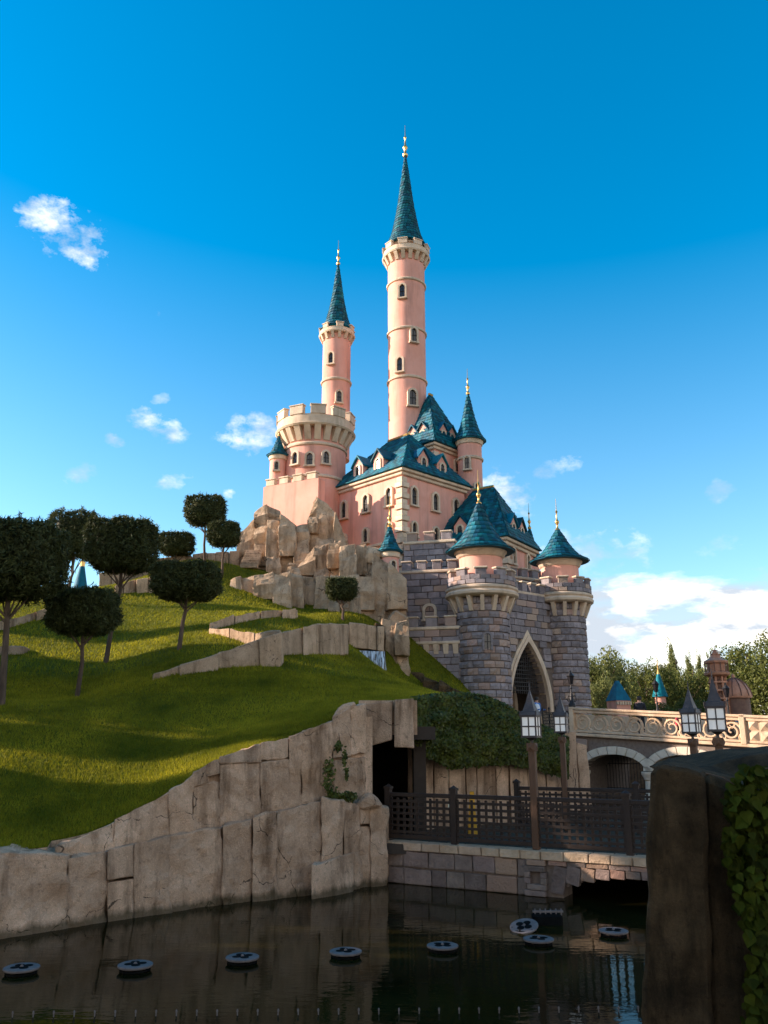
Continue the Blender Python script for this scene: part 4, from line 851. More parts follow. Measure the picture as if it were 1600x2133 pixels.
# ---- main hall: a block with its corner towards the viewer
def hall(cpx, cy, Yc, lv, rv, z0, ze, zr, rows, roof_in=.32, name='hall'):
    k = P(cpx, cy, Yc); k = Vector((k.x, k.y, 0)); lv, rv = Vector((*lv, 0)), Vector((*rv, 0)); base = [k, k+rv, k+rv+lv, k+lv]
    mb = MB().prism([p+Vector((0, 0, z0)) for p in base], (0, 0, ze-z0)); part = mb.build(name, 'pink_plaster', castle)
    cen = (base[0]+base[2])/2
    def ring(zb, h, out):
        q = [p+(p-cen).normalized()*out*1.4 for p in base]; MB().prism([p+Vector((0, 0, zb)) for p in q], (0, 0, h)).build('cornice', 'cream_stone', part, bevel=.04)
    ring(ze-.35, .22, .16); ring(ze-.13, .2, .32); 
    for z in rows[1:]: ring(z[0]-.45, .2, .14)
    # roof: hipped with a short ridge
    ev = [p+(p-cen).normalized()*.62+Vector((0, 0, ze+.07)) for p in base]
    long = lv if lv.length > rv.length else rv; rid = long.normalized()*long.length*roof_in
    ra, rb = cen-rid/2+Vector((0, 0, zr)), cen+rid/2+Vector((0, 0, zr))
    tops = [min((ra, rb), key=lambda q: (q.xy-p.xy).length) for p in base]
    if long is lv: tops = [ra, ra, rb, rb]
    else: tops = [ra, rb, rb, ra]
    mb = MB()
    for i in range(4): mb.add([ev[i], ev[(i+1) % 4], tops[(i+1) % 4]+Vector((.001*i, 0, 0)), tops[i]], [(0, 1, 2, 3)])
    mb.add(ev, [(3, 2, 1, 0)]); mb.build('roof', 'teal_slate', part, merge=True)
    vs, fs = [], []
    for i in range(4):
        A, B, D, E = ev[i], ev[(i+1) % 4], tops[(i+1) % 4], tops[i]; nr = (B-A).cross(E+Vector((0, 0, .01))-A).normalized(); nr = nr if nr.z > 0 else -nr
        H = ((D+E)/2-(A+B)/2).length; R_ = int(H/.27)
        for j in range(R_):
            t0, t1 = j/R_, min(1, (j+1.2)/R_); p0, p1 = A.lerp(E, t0), B.lerp(D, t0); q0, q1 = A.lerp(E, t1), B.lerp(D, t1); m_ = max(1, int((p1-p0).length/.26))
            for c_ in range(m_):
                s0, s1 = max(0, (c_+(j % 2)*.5-.25+.03)/m_), min(1, (c_+(j % 2)*.5-.25+.97)/m_); o = len(vs); e = random.uniform(.04, .065)
                vs += [p0.lerp(p1, s0)+nr*e, p0.lerp(p1, s1)+nr*e, p0.lerp(p1, s0)+nr*.01, p0.lerp(p1, s1)+nr*.01, q0.lerp(q1, s0)+nr*.02, q0.lerp(q1, s1)+nr*.02]
                fs += [(o, o+1, o+5, o+4), (o+2, o+3, o+1, o)]
    off = wl(part); tag(link('roof_slates', mesh_np('roof_slates', np.array([list(v) for v in vs])-np.array(off), np.array(fs), 'teal_slate'), None, part, off), kind='stuff')
    for v in (lv, rv):                                        # plain gabled dormers
        if v.length < 3: continue
        d = v.normalized(); nrm = Vector((d.y, -d.x, 0)); nrm = nrm if (k+v/2+nrm-cen).length > (k+v/2-nrm-cen).length else -nrm
        for t in (.34, .64):
            q = k+v*t-nrm*.25; zb = ze+.42; w_, h_ = .46, .85; T = lambda x, o, z: q+d*x+nrm*o+Vector((0, 0, z))
            MB().prism([T(-w_, .2, zb), T(w_, .2, zb), T(w_, .2, zb+h_), T(0, .2, zb+h_+.55), T(-w_, .2, zb+h_)], -nrm*1.7).build('dormer', 'pink_plaster', part)
            MB().prism([T(-w_-.14, .34, zb+h_-.12), T(0, .34, zb+h_+.62), T(w_+.14, .34, zb+h_-.12), T(w_+.14, .34, zb+h_-.02), T(0, .34, zb+h_+.74), T(-w_-.14, .34, zb+h_-.02)], -nrm*2.0).build('dormer_roof', 'teal_slate', part)
            window(part, T(0, .2, zb+.14), math.atan2(nrm.y, nrm.x), .36, .7, .2, False, dep=.08)
    rt = MB().tube([ra+Vector((0, 0, .05)), rb+Vector((0, 0, .05))], .1, 8); rt.build('ridge', 'gold', part)
    # windows and corner quoins
    for z, n, w, h in rows:
        for v, nn in ((lv, None), (rv, None)):
            d = v.normalized(); nrm = Vector((d.y, -d.x, 0)); nrm = nrm if (k+v/2+nrm-cen).length > (k+v/2-nrm-cen).length else -nrm
            for i in range(n): p = k+v*((i+.5)/n); window(part, (p.x, p.y, z), math.atan2(nrm.y, nrm.x), w, h, .35)
    z = z0+2; j = 0
    while z < ze-.6:
        s = .34 if j % 2 else .24
        MB().box((k.x, k.y, z+.17), (s*2, s*2, .32), math.atan2(rv.y, rv.x)).build('quoin', 'cream_stone', part, bevel=.02); z += .36; j += 1
    return part
hall(838, 1100, 49.5, (-4.5, 4.7), (4.3, 4.1), 8, zpx(978, 49.5), zpx(892, 52), ((zpx(1046, 49.5), 3, .46, 1.15), (zpx(1112, 49.5), 3, .4, .9)))
hall(905, 960, 54.0, (-2.3, 2.2), (2.2, 2.3), 12, zpx(925, 54), zpx(815, 55.5), ((zpx(968, 54), 2, .4, .95),), .12, 'stair_tower')
hall(1052, 1150, 49.5, (-4.0, 2.6), (2.4, 3.7), 6, zpx(1122, 49.5), zpx(1012, 52), ((zpx(1168, 49.5), 2, .42, .95),), name='rear_wing')
# ---- grey stone gatehouse and walls, built block by block
def blocks_flat(a, b, z0, z1, skip=None, bw=.72, bh=.36, n=None):
    a, b = Vector((a[0], a[1], 0)), Vector((b[0], b[1], 0)); d = b-a; L_ = d.length; d.normalize(); nrm = Vector((d.y, -d.x, 0)); ang = math.atan2(d.y, d.x)
    rows = max(1, round((z1-z0)/bh)); h = (z1-z0)/rows
    for r_ in range(rows):
        u = -(r_ % 2)*bw*.5*random.uniform(.6, 1)
        while u < L_-.08:
            w = bw*random.uniform(.7, 1.3); ua, ub = max(0, u), min(L_, u+w); u += w
            if ub-ua < .1: continue
            z = z0+(r_+.5)*h
            if skip and skip((ua+ub)/2, z, (ub-ua)/2, h/2): continue
            p = a+d*((ua+ub)/2)-nrm*.04+Vector((0, 0, z)); dd = .22+random.uniform(0, .05)
            mtx = Matrix.Translation(p) @ Matrix.Rotation(ang, 4, 'Z') @ Matrix.Diagonal((ub-ua-.03, dd/.7, (h-.03)/.5, 1))
            BLK.append((p.length, nrm.y < .3, unit('grey_block'), mtx))
def blocks_round(c, r, z0, z1, n=15, bh=.36):
    rows = round((z1-z0)/bh); h = (z1-z0)/rows; ms = []
    for k in range(4):
        b = bmesh.new(); da = 2*math.pi/n*.48; vs = []; wob = [random.uniform(-.03, .035) for _ in range(12)]
        for i, a in enumerate(np.linspace(-da, da, 4)):
            for rr, zz in ((r-.1, -h*.47), (r+.03+wob[i], -h*.42), (r+.05+wob[i+4], 0), (r+.03+wob[i+8], h*.42), (r-.1, h*.47)): vs.append(b.verts.new((rr*math.cos(a), rr*math.sin(a), zz)))
        for i in range(3):
            for j in range(4): b.faces.new((vs[i*5+j], vs[(i+1)*5+j], vs[(i+1)*5+j+1], vs[i*5+j+1]))
        b.faces.new(vs[:5]); b.faces.new(vs[-5:][::-1]); bmesh.ops.recalc_face_normals(b, faces=b.faces[:])
        me = bpy.data.meshes.new('stone_block'); b.to_mesh(me); b.free(); me.materials.append(MATS['grey_block']); ms.append(me)
    for r_ in range(rows):
        o = random.uniform(-.25, .25)
        for k in range(n):
            a = 2*math.pi*(k+(r_ % 2)*.5+o*.3)/n; p = Vector((c[0], c[1], z0+(r_+.5)*h))
            vis = math.sin(a) < .05; BLK.append((p.length-math.sin(a)*-.0-(1 if vis else 0), vis, random.choice(ms), Matrix.Translation(p) @ Matrix.Rotation(a, 4, 'Z')))
def gate_tower(px, Y, rpx, yb_z, yt, roof_top, lantern=False):
    r = rpx*Y/1740; c = (P3(px, Y, 7).x, Y); z1 = zpx(yt, Y)
    part = MB().lathe((*c, 0), [(r-.06, yb_z), (r-.06, z1)], 36).build('gate_tower', 'mortar', castle, smooth=True)
    blocks_round(c, r-.02, yb_z, z1-.02)
    ch = .75; corbels(part, c, r, z1-ch, 15, r*.30, ch, .2)
    MB().lathe((*c, z1), [(r*.9, 0), (r*1.30, 0), (r*1.40, .10), (r*1.42, .22), (r*1.34, .34), (r*1.40, .42), (r*1.40, .52), (r*1.28, .6)], 44).build('parapet_moulding', 'cream_stone', part, smooth=True)
    MB().lathe((*c, z1), [(r*1.28, .55), (r*1.28, 1.05), (r*1.10, 1.05), (r*1.10, .6), (0, .6)], 44).build('parapet', 'mortar', part, smooth=True)
    rb = r*1.28
    for k in range(22):
        a = 2*math.pi*k/22
        for j in range(2):
            aa = a+(j*.5)*2*math.pi/22; link('parapet_block', unit('grey_block'), None, part, (c[0]+rb*math.cos(aa), c[1]+rb*math.sin(aa), z1+.72+j*.235), (0, 0, aa+math.pi/2), (2*math.pi*rb/22-.02, .2, .44))
    for k in range(10):
        a = 2*math.pi*(k+.3)/10; p = Vector((c[0]+r*1.19*math.cos(a), c[1]+r*1.19*math.sin(a), z1+1.05+.17))
        m_ = MB().box(p, (r*.2, r*.42, .34), a).build('merlon', 'grey_block', part, bevel=.03)
        MB().box(p+Vector((0, 0, .22)), (r*.3, r*.52, .1), a).build('merlon_cap', 'cream_stone', part, bevel=.03)
    zd = z1+2.65; MB().lathe((*c, 0), [(r*.84, z1+.5), (r*.84, zd)], 36).build('drum', 'pink_plaster', part, smooth=True)
    MB().lathe((*c, zd), [(r*.82, -.45), (r*.92, -.36), (r*.97, -.2), (r*1.03, -.12), (r*1.03, 0), (0, .02)], 36).build('eaves_ring', 'cream_stone', part, smooth=True)
    cone_roof(part, c, r*1.2, zd, zpx(roof_top, Y), finial=1.)
    return part, c, r, z1
GL, cL, rL, zL = gate_tower(1008, 44.0, 55, 2.6, 1250, 1042)
GR, cR, rR, zR = gate_tower(1178, 48.2, 47, 2.4, 1262, 1098)
window(GL, (cL[0]+(rL+.02)*math.cos(R(-88)), cL[1]+(rL+.02)*math.sin(R(-88)), zpx(1356, 43)), R(-88), .34, .85, 0, False, 'grey_block', .1)
def gate():
    A, B = Vector((cL[0], cL[1]-.25, 0)), Vector((cR[0], cR[1]-.25, 0)); d = B-A; L_ = d.length; d.normalize(); nrm = Vector((d.y, -d.x, 0)); ang = math.atan2(d.y, d.x)
    T = lambda u, o, z: A+d*u+nrm*o+Vector((0, 0, z))
    uc = L_*.505; a = 1.55; zb = 2.6; zs, za = 4.7, zpx(1335, 45.5); hh = za-zs; Rr = (a*a+hh*hh)/(2*a)
    def half(z): return a if z < zs else max(0, math.sqrt(max(0, Rr*Rr-(z-zs)**2))-(Rr-a)) if z < za else -1
    def topz(u):
        v = abs(u)+Rr-a; return zs+math.sqrt(max(0, Rr*Rr-v*v)) if abs(u) < a else zb
    zt = zpx(1238, 46); part = None; mb = MB(); n = 44
    for i in range(n):
        u0, u1 = L_*i/n, L_*(i+1)/n; z0 = zb if (min(abs(u0-uc), abs(u1-uc)) >= a) else min(topz(u0-uc), topz(u1-uc))+.06
        mb.prism([T(u0, -.06, z0), T(u1, -.06, z0), T(u1, -.06, zt), T(u0, -.06, zt)], -nrm*1.1)
    part = mb.build('gate_wall', 'mortar', castle)
    blocks_flat(T(0, 0, 0), T(L_, 0, 0), zb, zt, lambda u, z, hu, hz_: u-hu < rL-.2 or u+hu > L_-rR+.2 or half(z-hz_) > abs(u-uc)-hu+.02 and half(z-hz_) > 0 or (z+hz_ < za and abs(u-uc)-hu < half(z)+.05))
    # moulded arch
    for o, w0, w1, nm in ((.16, 0, .17, 'arch_moulding'), (.10, .17, .34, 'arch_surround')):
        prof = [(zb+ (zs-zb)*k/4) for k in range(5)]+[zs+(za-zs)*k/16 for k in range(1, 17)]
        mb = MB(); vs = []
        def off(z, w):
            if z <= zs: return a+w, z
            x = max(0, half(z)); v = Vector((x+Rr-a, z-zs)).normalized(); q = (x+v.x*w, z+v.y*w)
            return (max(0, q[0]), q[1]) if z < za else (0, za+w*1.9)
        L1 = [off(z, w0) for z in prof]; L2 = [off(z, w1) for z in prof]
        path1 = [(-x, z) for x, z in L1]+[(x, z) for x, z in L1[::-1][1:]]; path2 = [(-x, z) for x, z in L2]+[(x, z) for x, z in L2[::-1][1:]]; m_ = len(path1)
        mb.add([T(uc+x, o, z) for x, z in path1]+[T(uc+x, o, z) for x, z in path2]+[T(uc+x, -.5, z) for x, z in path1]+[T(uc+x, -.5, z) for x, z in path2],
               [(i, i+1, i+1+m_, i+m_) for i in range(m_-1)]+[(i, i+1, i+1+2*m_, i+2*m_) for i in range(m_-1)]+[(i+m_, i+m_+1, i+1+3*m_, i+3*m_) for i in range(m_-1)])
        mb.build(nm, 'cream_stone', part)
    # passage behind: side walls, ribs, back
    back = -nrm*7
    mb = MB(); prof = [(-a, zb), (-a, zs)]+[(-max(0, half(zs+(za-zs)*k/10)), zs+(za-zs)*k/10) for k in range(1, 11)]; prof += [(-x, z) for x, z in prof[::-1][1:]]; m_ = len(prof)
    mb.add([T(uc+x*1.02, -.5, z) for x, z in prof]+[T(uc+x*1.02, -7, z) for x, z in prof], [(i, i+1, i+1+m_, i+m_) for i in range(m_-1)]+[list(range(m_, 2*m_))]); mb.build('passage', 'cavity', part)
    for o in (-2.2, -4.2):
        mb = MB(); mb.add([T(uc+x*s, o_, z if s == 1 else zb+(z-zb)*.955) for s in (1, .86) for o_ in (o,) for x, z in prof]+[T(uc+x*.86, o-.35, zb+(z-zb)*.955) for x, z in prof], [(i, i+1, i+1+m_, i+m_) for i in range(m_-1)]+[(i+m_, i+m_+1, i+1+2*m_, i+2*m_) for i in range(m_-1)]); mb.build('rib', 'cream_stone', part)
    # portcullis
    pc = MB(); zlow = zs+.95
    for k in range(-8, 9):
        u = k*.17; zt_ = topz(u) if abs(u) < a else zs
        if zt_ > zlow: pc.bar(T(uc+u, -.45, zlow-.12), T(uc+u, -.45, zt_), .05)
    for k in range(8):
        z = zlow+.05+k*.22; h_ = half(z)
        if h_ > .1: pc.bar(T(uc-h_, -.45, z), T(uc+h_, -.45, z), .05)
    pc.build('portcullis', 'iron', part)
    # battlement over the gate
    MB().box(T(L_/2, -.4, zt+.06), (L_-rL-rR+.6, .9, .16), ang).build('string_course', 'cream_stone', part, bevel=.03)
    k = 5
    for i in range(k):
        u = rL+.1+(L_-rL-rR-.2)*(i+.5)/k; p = T(u, -.15, zt+.38); MB().box(p, (.42, .4, .5), ang).build('merlon', 'grey_block', part, bevel=.03); MB().box(p+Vector((0, 0, .29)), (.52, .5, .1), ang).build('merlon_cap', 'cream_stone', part, bevel=.03)
    # plain doorstep deck to the bridge
    return T, uc, part
GT, GUC, GPART = gate()
# ---- stone walls left of the gate
def stone_wall(apx, bpx, Ya, Yb, z0, z1, side=None, capz=True, nm='stone_wall'):
    a, b = P3(apx, Ya, (z0+z1)/2), P3(bpx, Yb, (z0+z1)/2); part, ang, n = pline_wall(nm, (a.x, a.y), (b.x, b.y), z0, z1, 1.6, 'mortar')
    blocks_flat(a-n*-.03, b-n*-.03, z0, z1-.02)
    if side:
        c = b-n*1.8; c2 = Vector((c.x, c.y, 0)); blocks_flat(b+Vector((0, 0, 0)), c2, z0, z1-.02)
    d = (b-a); L_ = Vector((d.x, d.y)).length; d = Vector((d.x, d.y, 0)).normalized()
    mid = (a+b)/2; MB().box((mid.x+n.x*.02-n.x*.4, mid.y+n.y*.02-n.y*.4, z1+.07), (L_+.1, 1.1, .18), ang).build('string_course', 'cream_stone', part, bevel=.04)
    k = max(2, int(L_/.8))
    for i in range(k):
        p = a+d*(L_*(i+.5)/k)-n*.1; p.z = z1+.16+.24
        MB().box(p, (L_/k*.58, .4, .48), ang).build('merlon', 'grey_block', part, bevel=.03); MB().box(p+Vector((0, 0, .28)), (L_/k*.58+.1, .5, .1), ang).build('merlon_cap', 'cream_stone', part, bevel=.03)
    return part, a, b, n, ang
low, la, lb, ln, lang = stone_wall(840, 962, 44.4, 43.6, 3.6, zpx(1312, 44), nm='lower_stone_wall')
MB().box(((la+lb)/2+ln*.1).to_tuple()[:2]+(zpx(1340, 44),), ((lb-la).length, .3, .16), lang).build('string_course', 'cream_stone', low, bevel=.04)
for i in range(6):
    p = la+(lb-la)*((i+.5)/6)+ln*.02; MB().add([(-.1, -.14, -.5), (.1, -.14, -.5), (.1, .1, -.5), (-.1, .1, -.5), (-.13, -.24, 0), (.13, -.24, 0), (.13, .1, 0), (-.13, .1, 0)], [(3, 2, 1, 0), (4, 5, 6, 7), (0, 1, 5, 4), (1, 2, 6, 5), (2, 3, 7, 6), (3, 0, 4, 7)])
    link('corbel', MB().add([(-.12, -.12, -.5), (.12, -.12, -.5), (.12, .1, -.5), (-.12, .1, -.5), (-.15, -.22, 0), (.15, -.22, 0), (.15, .1, 0), (-.15, .1, 0)], [(3, 2, 1, 0), (4, 5, 6, 7), (0, 1, 5, 4), (1, 2, 6, 5), (2, 3, 7, 6), (3, 0, 4, 7)]).mesh('corbel', 'cream_stone'), None, low, (p.x, p.y, zpx(1343, 44)), (0, 0, lang))
mid_, ma, mb_, mn, mang = stone_wall(832, 962, 46.6, 45.8, 6, zpx(1192, 46), nm='upper_stone_wall')
window(mid_, ((ma+mb_)/2+mn*.05).to_tuple()[:2]+(zpx(1290, 46),), math.atan2(mn.y, mn.x), .5, .75, 0, True)
top_, ta, tb, tn, tang = stone_wall(842, 950, 48.4, 47.6, 10, zpx(1132, 48), nm='stone_terrace')
# gatehouse upper block behind the gate
gw = stone_wall(1062, 1150, 49.8, 51.6, 8, zpx(1208, 50.5), nm='rear_stone_wall')
# place the blocks
BLK.sort(key=lambda b: (not b[1], b[0])); big = [b for b in BLK[:300]]; rest = BLK[300:]
cw = wl(castle)
for _, _, me, mtx in big:
    l, q, s = mtx.decompose(); link('stone_block', me, None, castle, l, q.to_euler(), s)
vs, fs, o = [], [], 0; acc_v = []; acc = bmesh.new()
for _, _, me, mtx in rest:
    n0 = len(acc.verts); acc.from_mesh(me); acc.verts.ensure_lookup_table()
    m2 = Matrix.Translation(-cw) @ mtx
    bmesh.ops.transform(acc, matrix=m2, verts=acc.verts[n0:])
me = bpy.data.meshes.new('far_stone_blocks'); acc.to_mesh(me); acc.free(); me.materials.clear(); me.materials.append(MATS['grey_block'])
tag(link('far_stone_blocks', me, None, castle, cw), kind='stuff')
# ================================================================= STONE BRIDGE
def bridge():
    A = P(1192, 1476, 38.0); B = P(1556, 1492, 33.2); root = empty('stone_bridge', Vector((A.x, A.y, QZ)).lerp(Vector((B.x, B.y, QZ)), .5), 'cream stone bridge with scrolled parapet and round arches leading to the gate', 'bridge')
    d = Vector((B.x-A.x, B.y-A.y, 0)); L_ = d.length; d.normalize(); nrm = Vector((d.y, -d.x, 0)); ang = math.atan2(d.y, d.x); sl = (B.z-A.z)/L_
    def T(u, o, z): p = Vector((A.x, A.y, 0))+d*u+nrm*o; p.z = z; return p
    def zt(u): return A.z+sl*u
    PH = 1.12
    def up(px):
        lo, hi = -3., 20.
        for _ in range(40):
            m_ = (lo+hi)/2; p = T(m_, 0, 3); q = P3(px, p.y, 3)
            if p.x < q.x: lo = m_
            else: hi = m_
        return lo
    arches = [((up(1212)+up(1340))/2, (up(1340)-up(1212))/2), ((up(1352)+up(1492))/2, (up(1492)-up(1352))/2)]
    zs, rise = 1.82, .66
    def bot(u):
        for c, h in arches:
            t = (u-c)/h
            if abs(t) < 1: return zs+rise*math.sqrt(1-t*t)
        return .7
    LT = L_+7
    mb = MB(); n = 150
    for i in range(n):
        u0, u1 = -.4+(LT+.4)*i/n, -.4+(LT+.4)*(i+1)/n; b0, b1 = bot(u0+1e-3), bot(u1-1e-3)
        mb.prism([T(u0, -.08, b0), T(u1, -.08, b1), T(u1, -.08, zt(u1)-PH), T(u0, -.08, zt(u0)-PH)], -nrm*4.6)
    mb.build('bridge_core', 'mortar', root)
    # deck
    MB().prism([T(-9, -.2, zt(-9)-PH+.05), T(LT, -.2, zt(LT)-PH+.02), T(LT, -5.2, zt(LT)-PH+.02), T(-9, -5.2, zt(-9)-PH+.05)], (0, 0, -.25)).build('deck', 'path', root)
    # spandrel stones
    for r_, (za, zb) in enumerate(((.0, .42), (.42, .8), (.8, 1.18), (1.18, 1.56), (1.56, 1.95))):
        u = -.4-(r_ % 2)*.4
        while u < LT:
            w = random.uniform(.7, 1.25); uc = u+w/2; z1 = zt(uc)-PH-.17-za; z0 = zt(uc)-PH-.17-zb
            if max(bot(u), bot(u+w), bot(uc))+.34 < z0+.12 or all(abs(uc-c) > h+w/2+.1 for c, h in arches): link('spandrel_stone', unit('bridge_block'), None, root, T(uc, -.06, (z0+z1)/2), (0, math.atan(-sl), ang), (w-.025, .16/.7, (z1-z0-.022)/.5))
            u += w
    for c, h in arches:                               # pale voussoirs
        k = 11
        for i in range(k):
            t0, t1 = math.pi*(i+.03)/k, math.pi*(i+.97)/k; q = lambda t, e: (c-(h+e)*math.cos(t), zs+(rise+e)*math.sin(t))
            tm = (t0+t1)/2; pts_ = [q(t0, 0), q(tm, 0), q(t1, 0), q(t1, .33), q(tm, .33), q(t0, .33)]
            MB().prism([T(x, .07, z) for x, z in pts_], -nrm*.7).build('voussoir', 'voussoir', root, bevel=.012)
    for u in (up(1346), up(1206), up(1497)):            # round piers with capitals
        MB().lathe(T(u, -.15, 0), [(.30, .7), (.30, .84), (.24, .90), (.22, 1.45), (.27, 1.5), (.27, 1.55), (.33, 1.66), (.36, 1.7), (.36, 1.80)], 20).build('pier', 'voussoir', root, smooth=True)
    # mouldings
    for dz, h, o in ((PH-.02, .13, .10), (PH-.16, .10, .04), (.12, .12, .07), (.0, .11, .12)):
        a0, b0 = T(-.1, o-.2, zt(-.1)-dz-.0), T(LT, o-.2, zt(LT)-dz)
        MB().prism([T(-.1, o, zt(-.1)-dz-h/2), T(LT, o, zt(LT)-dz-h/2), T(LT, o, zt(LT)-dz+h/2), T(-.1, o, zt(-.1)-dz+h/2)], -nrm*.36).build('rail_moulding' if dz < .5 else 'base_moulding', 'bridge_cream', root, bevel=.02)
    # scrolls
    def spiral(flip, R0=.33, turns=1.75, r=.05):
        pp = []; rr = []
        for i in range(30):
            t = i/29; a = -.6+turns*2*math.pi*t; q = R0*(1-t)**.75+.05; pp.append(Vector((q*math.cos(a)*flip, 0, q*math.sin(a)))); rr.append(r*(1-.35*t))
        tail = [pp[0]+Vector((flip*.30*s, 0, -.16*s-.05*math.sin(s*3))) for s in (1., .66, .33)]
        return MB().tube(tail+pp, [r*.7, r*.85, r]+rr, 7).mesh('scroll', 'bridge_cream', True)
    s1 = spiral(1); small = spiral(-1, .13, 1.3, .036)
    u = .42; k = 0; uE = up(1540)
    while u < uE:
        zc = zt(u)-.60
        link('scroll', s1, None, root, T(u, -.08, zc), (0, 0, ang)); link('small_scroll', small, None, root, T(u+.42, -.08, zc-.24), (0, 0, ang)); link('small_scroll', small, None, root, T(u-.02, -.10, zc+.27), (math.pi, 0, ang)); u += .80; k += 1
    # closed panel with raised pyramids on the right
    uP = up(1556); MB().prism([T(uP, -.02, zt(uP)-1.02), T(LT, -.02, zt(LT)-1.02), T(LT, -.02, zt(LT)-.1), T(uP, -.02, zt(uP)-.1)], -nrm*.2).build('panel', 'bridge_cream', root)
    for i in range(9):
        for j in range(2):
            c = T(uP+.28+i*.46, -.015, zt(uP)-.34-j*.45+sl*i*.46); q = [c+d*a_*.2+Vector((0, 0, b_*.2)) for a_, b_ in ((-1, -1), (1, -1), (1, 1), (-1, 1))]
            MB().add(q+[c+nrm*.13], [(0, 1, 4), (1, 2, 4), (2, 3, 4), (3, 0, 4)]).build('raised_diamond', 'bridge_cream', root)
    for u in (-.05, uP-.1, up(1325)*0+L_*.34*0-.05): pass
    for u in (-.02, uP-.08): MB().box(T(u, -.05, zt(u)-.5), (.22, .34, 1.14), ang).build('parapet_pier', 'bridge_cream', root, bevel=.02)
    # iron gates in the shade under the first arch
    for c, h in arches[:1]:
        g = empty('iron_gate', T(c, -2.2, QZ), 'black iron bar gate in the shadow under the bridge arch', 'gate')
        bm_ = MB().tube([(0, 0, 0), (0, 0, 1.5)], .014, 5).mesh('bar', 'iron')
        for i in range(20): link('bar', bm_, None, g, T(c-h+.05+(2*h-.1)*i/19, -2.2, QZ))
        for z in (.15, 1.2): MB().bar(T(c-h, -2.2, QZ+z), T(c+h, -2.2, QZ+z), .035).build('rail', 'iron', g)
    return T, zt, up, ang
BT, BZ, BUP, BANG = bridge()
# iron lattice railing between gate and bridge
def iron_rail():
    a = P3(1131, 41.0, 4); b = BT(-.15, -.1, 0); b = Vector((b.x, b.y, 0)); a = Vector((a.x, a.y, 0)); zd = BZ(0)-1.1
    root = empty('iron_railing', Vector(((a.x+b.x)/2, (a.y+b.y)/2, zd)), 'black iron lattice railing between the gate arch and the bridge', 'railing'); d = b-a
    for i in range(5):
        p = a+d*(i/4); MB().tube([(p.x, p.y, zd-.3), (p.x, p.y, zd+1.15)], .03, 6).lathe((p.x, p.y, zd+1.15), [(.05, 0), (.05, .06), (0, .14)], 6).build('post', 'iron', root)
        if i < 4:
            q = a+d*((i+1)/4)
            for z in (.12, 1.0): MB().bar((p.x, p.y, zd+z), (q.x, q.y, zd+z), .03).build('rail', 'iron', root)
            mb = MB()
            for k in range(5):
                for s in (0, 1):
                    u0, u1 = (k/5, (k+1)/5) if s else ((k+1)/5, k/5)
                    for j in range(3):
                        z0, z1 = .15+j*.28, .15+(j+1)*.28
                        A_, B_ = p.lerp(q, u0 if j % 2 else u1), p.lerp(q, u1 if j % 2 else u0); mb.bar((A_.x, A_.y, zd+z0), (B_.x, B_.y, zd+z1), .018)
            mb.build('lattice', 'iron', root)
iron_rail()
# old street lamps on the bridge
def street_lamp(base, h, label):
    base = Vector(base); root = empty('street_lamp', base, label, 'street lamp', 'old iron street lamps on the bridge')
    MB().lathe(base, [(.16, 0), (.16, .12), (.10, .2), (.08, .5), (.045, .6), (.035, h-.75), (.06, h-.72), (.03, h-.66), (.03, h-.55)], 10).build('column', 'iron', root, smooth=True)
    for k in range(4):
        a = k*math.pi/2+.4; MB().tube([base+Vector((math.cos(a)*r_, math.sin(a)*r_, z)) for r_, z in ((.05, .45), (.22, .5), (.26, .32), (.16, .22))], .018, 5).build('scroll_foot', 'iron', root)
    c = base+Vector((0, 0, h-.55)); MB().lathe(c, [(.07, .0), (.13, .34)], 6).build('glass', 'window_dark', root)
    mb = MB().lathe(c, [(.16, .34), (.18, .37), (.08, .5), (.04, .53), (.05, .58), (0, .64)], 6)
    for k in range(6): a = k*math.pi/3; mb.bar(c+Vector((math.cos(a)*.075, math.sin(a)*.075, 0)), c+Vector((math.cos(a)*.14, math.sin(a)*.14, .35)), .02)
    mb.build('hood', 'iron', root)
street_lamp(BT(-.02, -.05, BZ(0)+.07), 1.55, 'black iron street lamp on the parapet end against the gate tower')
def far_base(px, Y, z): p = P3(px, Y, z); return p
street_lamp(BT(BUP(1281), -4.9, BZ(2)-.35), 1.9, 'black iron street lamp in front of the far teal hip roof')
street_lamp(BT(BUP(1440), -4.9, BZ(5)-.8), 2.2, 'black iron street lamp behind the slimmer lantern post')
street_lamp(BT(BUP(1562), -4.9, BZ(8)-.9), 2.5, 'black iron street lamp right of the copper dome')
MB_far = MB()
def far_parapet():
    a, b = BT(-5, -5.0, 0), BT(15, -5.0, 0); root = empty('bridge_parapet', Vector(((a.x+b.x)/2, (a.y+b.y)/2, BZ(5)-1.07)), 'plain far parapet of the bridge behind the scrolled one', 'parapet')
    for u0, u1 in ((-5, 0), (0, 5), (5, 10), (10, 15)):
        MB().prism([BT(u0+.01, -5.0, BZ(u0)-1.07), BT(u1-.01, -5.0, BZ(u1)-1.07), BT(u1-.01, -5.0, BZ(u1)-.22), BT(u0+.01, -5.0, BZ(u0)-.22)], Vector((BT(0, -5.2, 0)-BT(0, -5.0, 0)))).build('panel', 'bridge_cream', root, bevel=.02)
far_parapet()
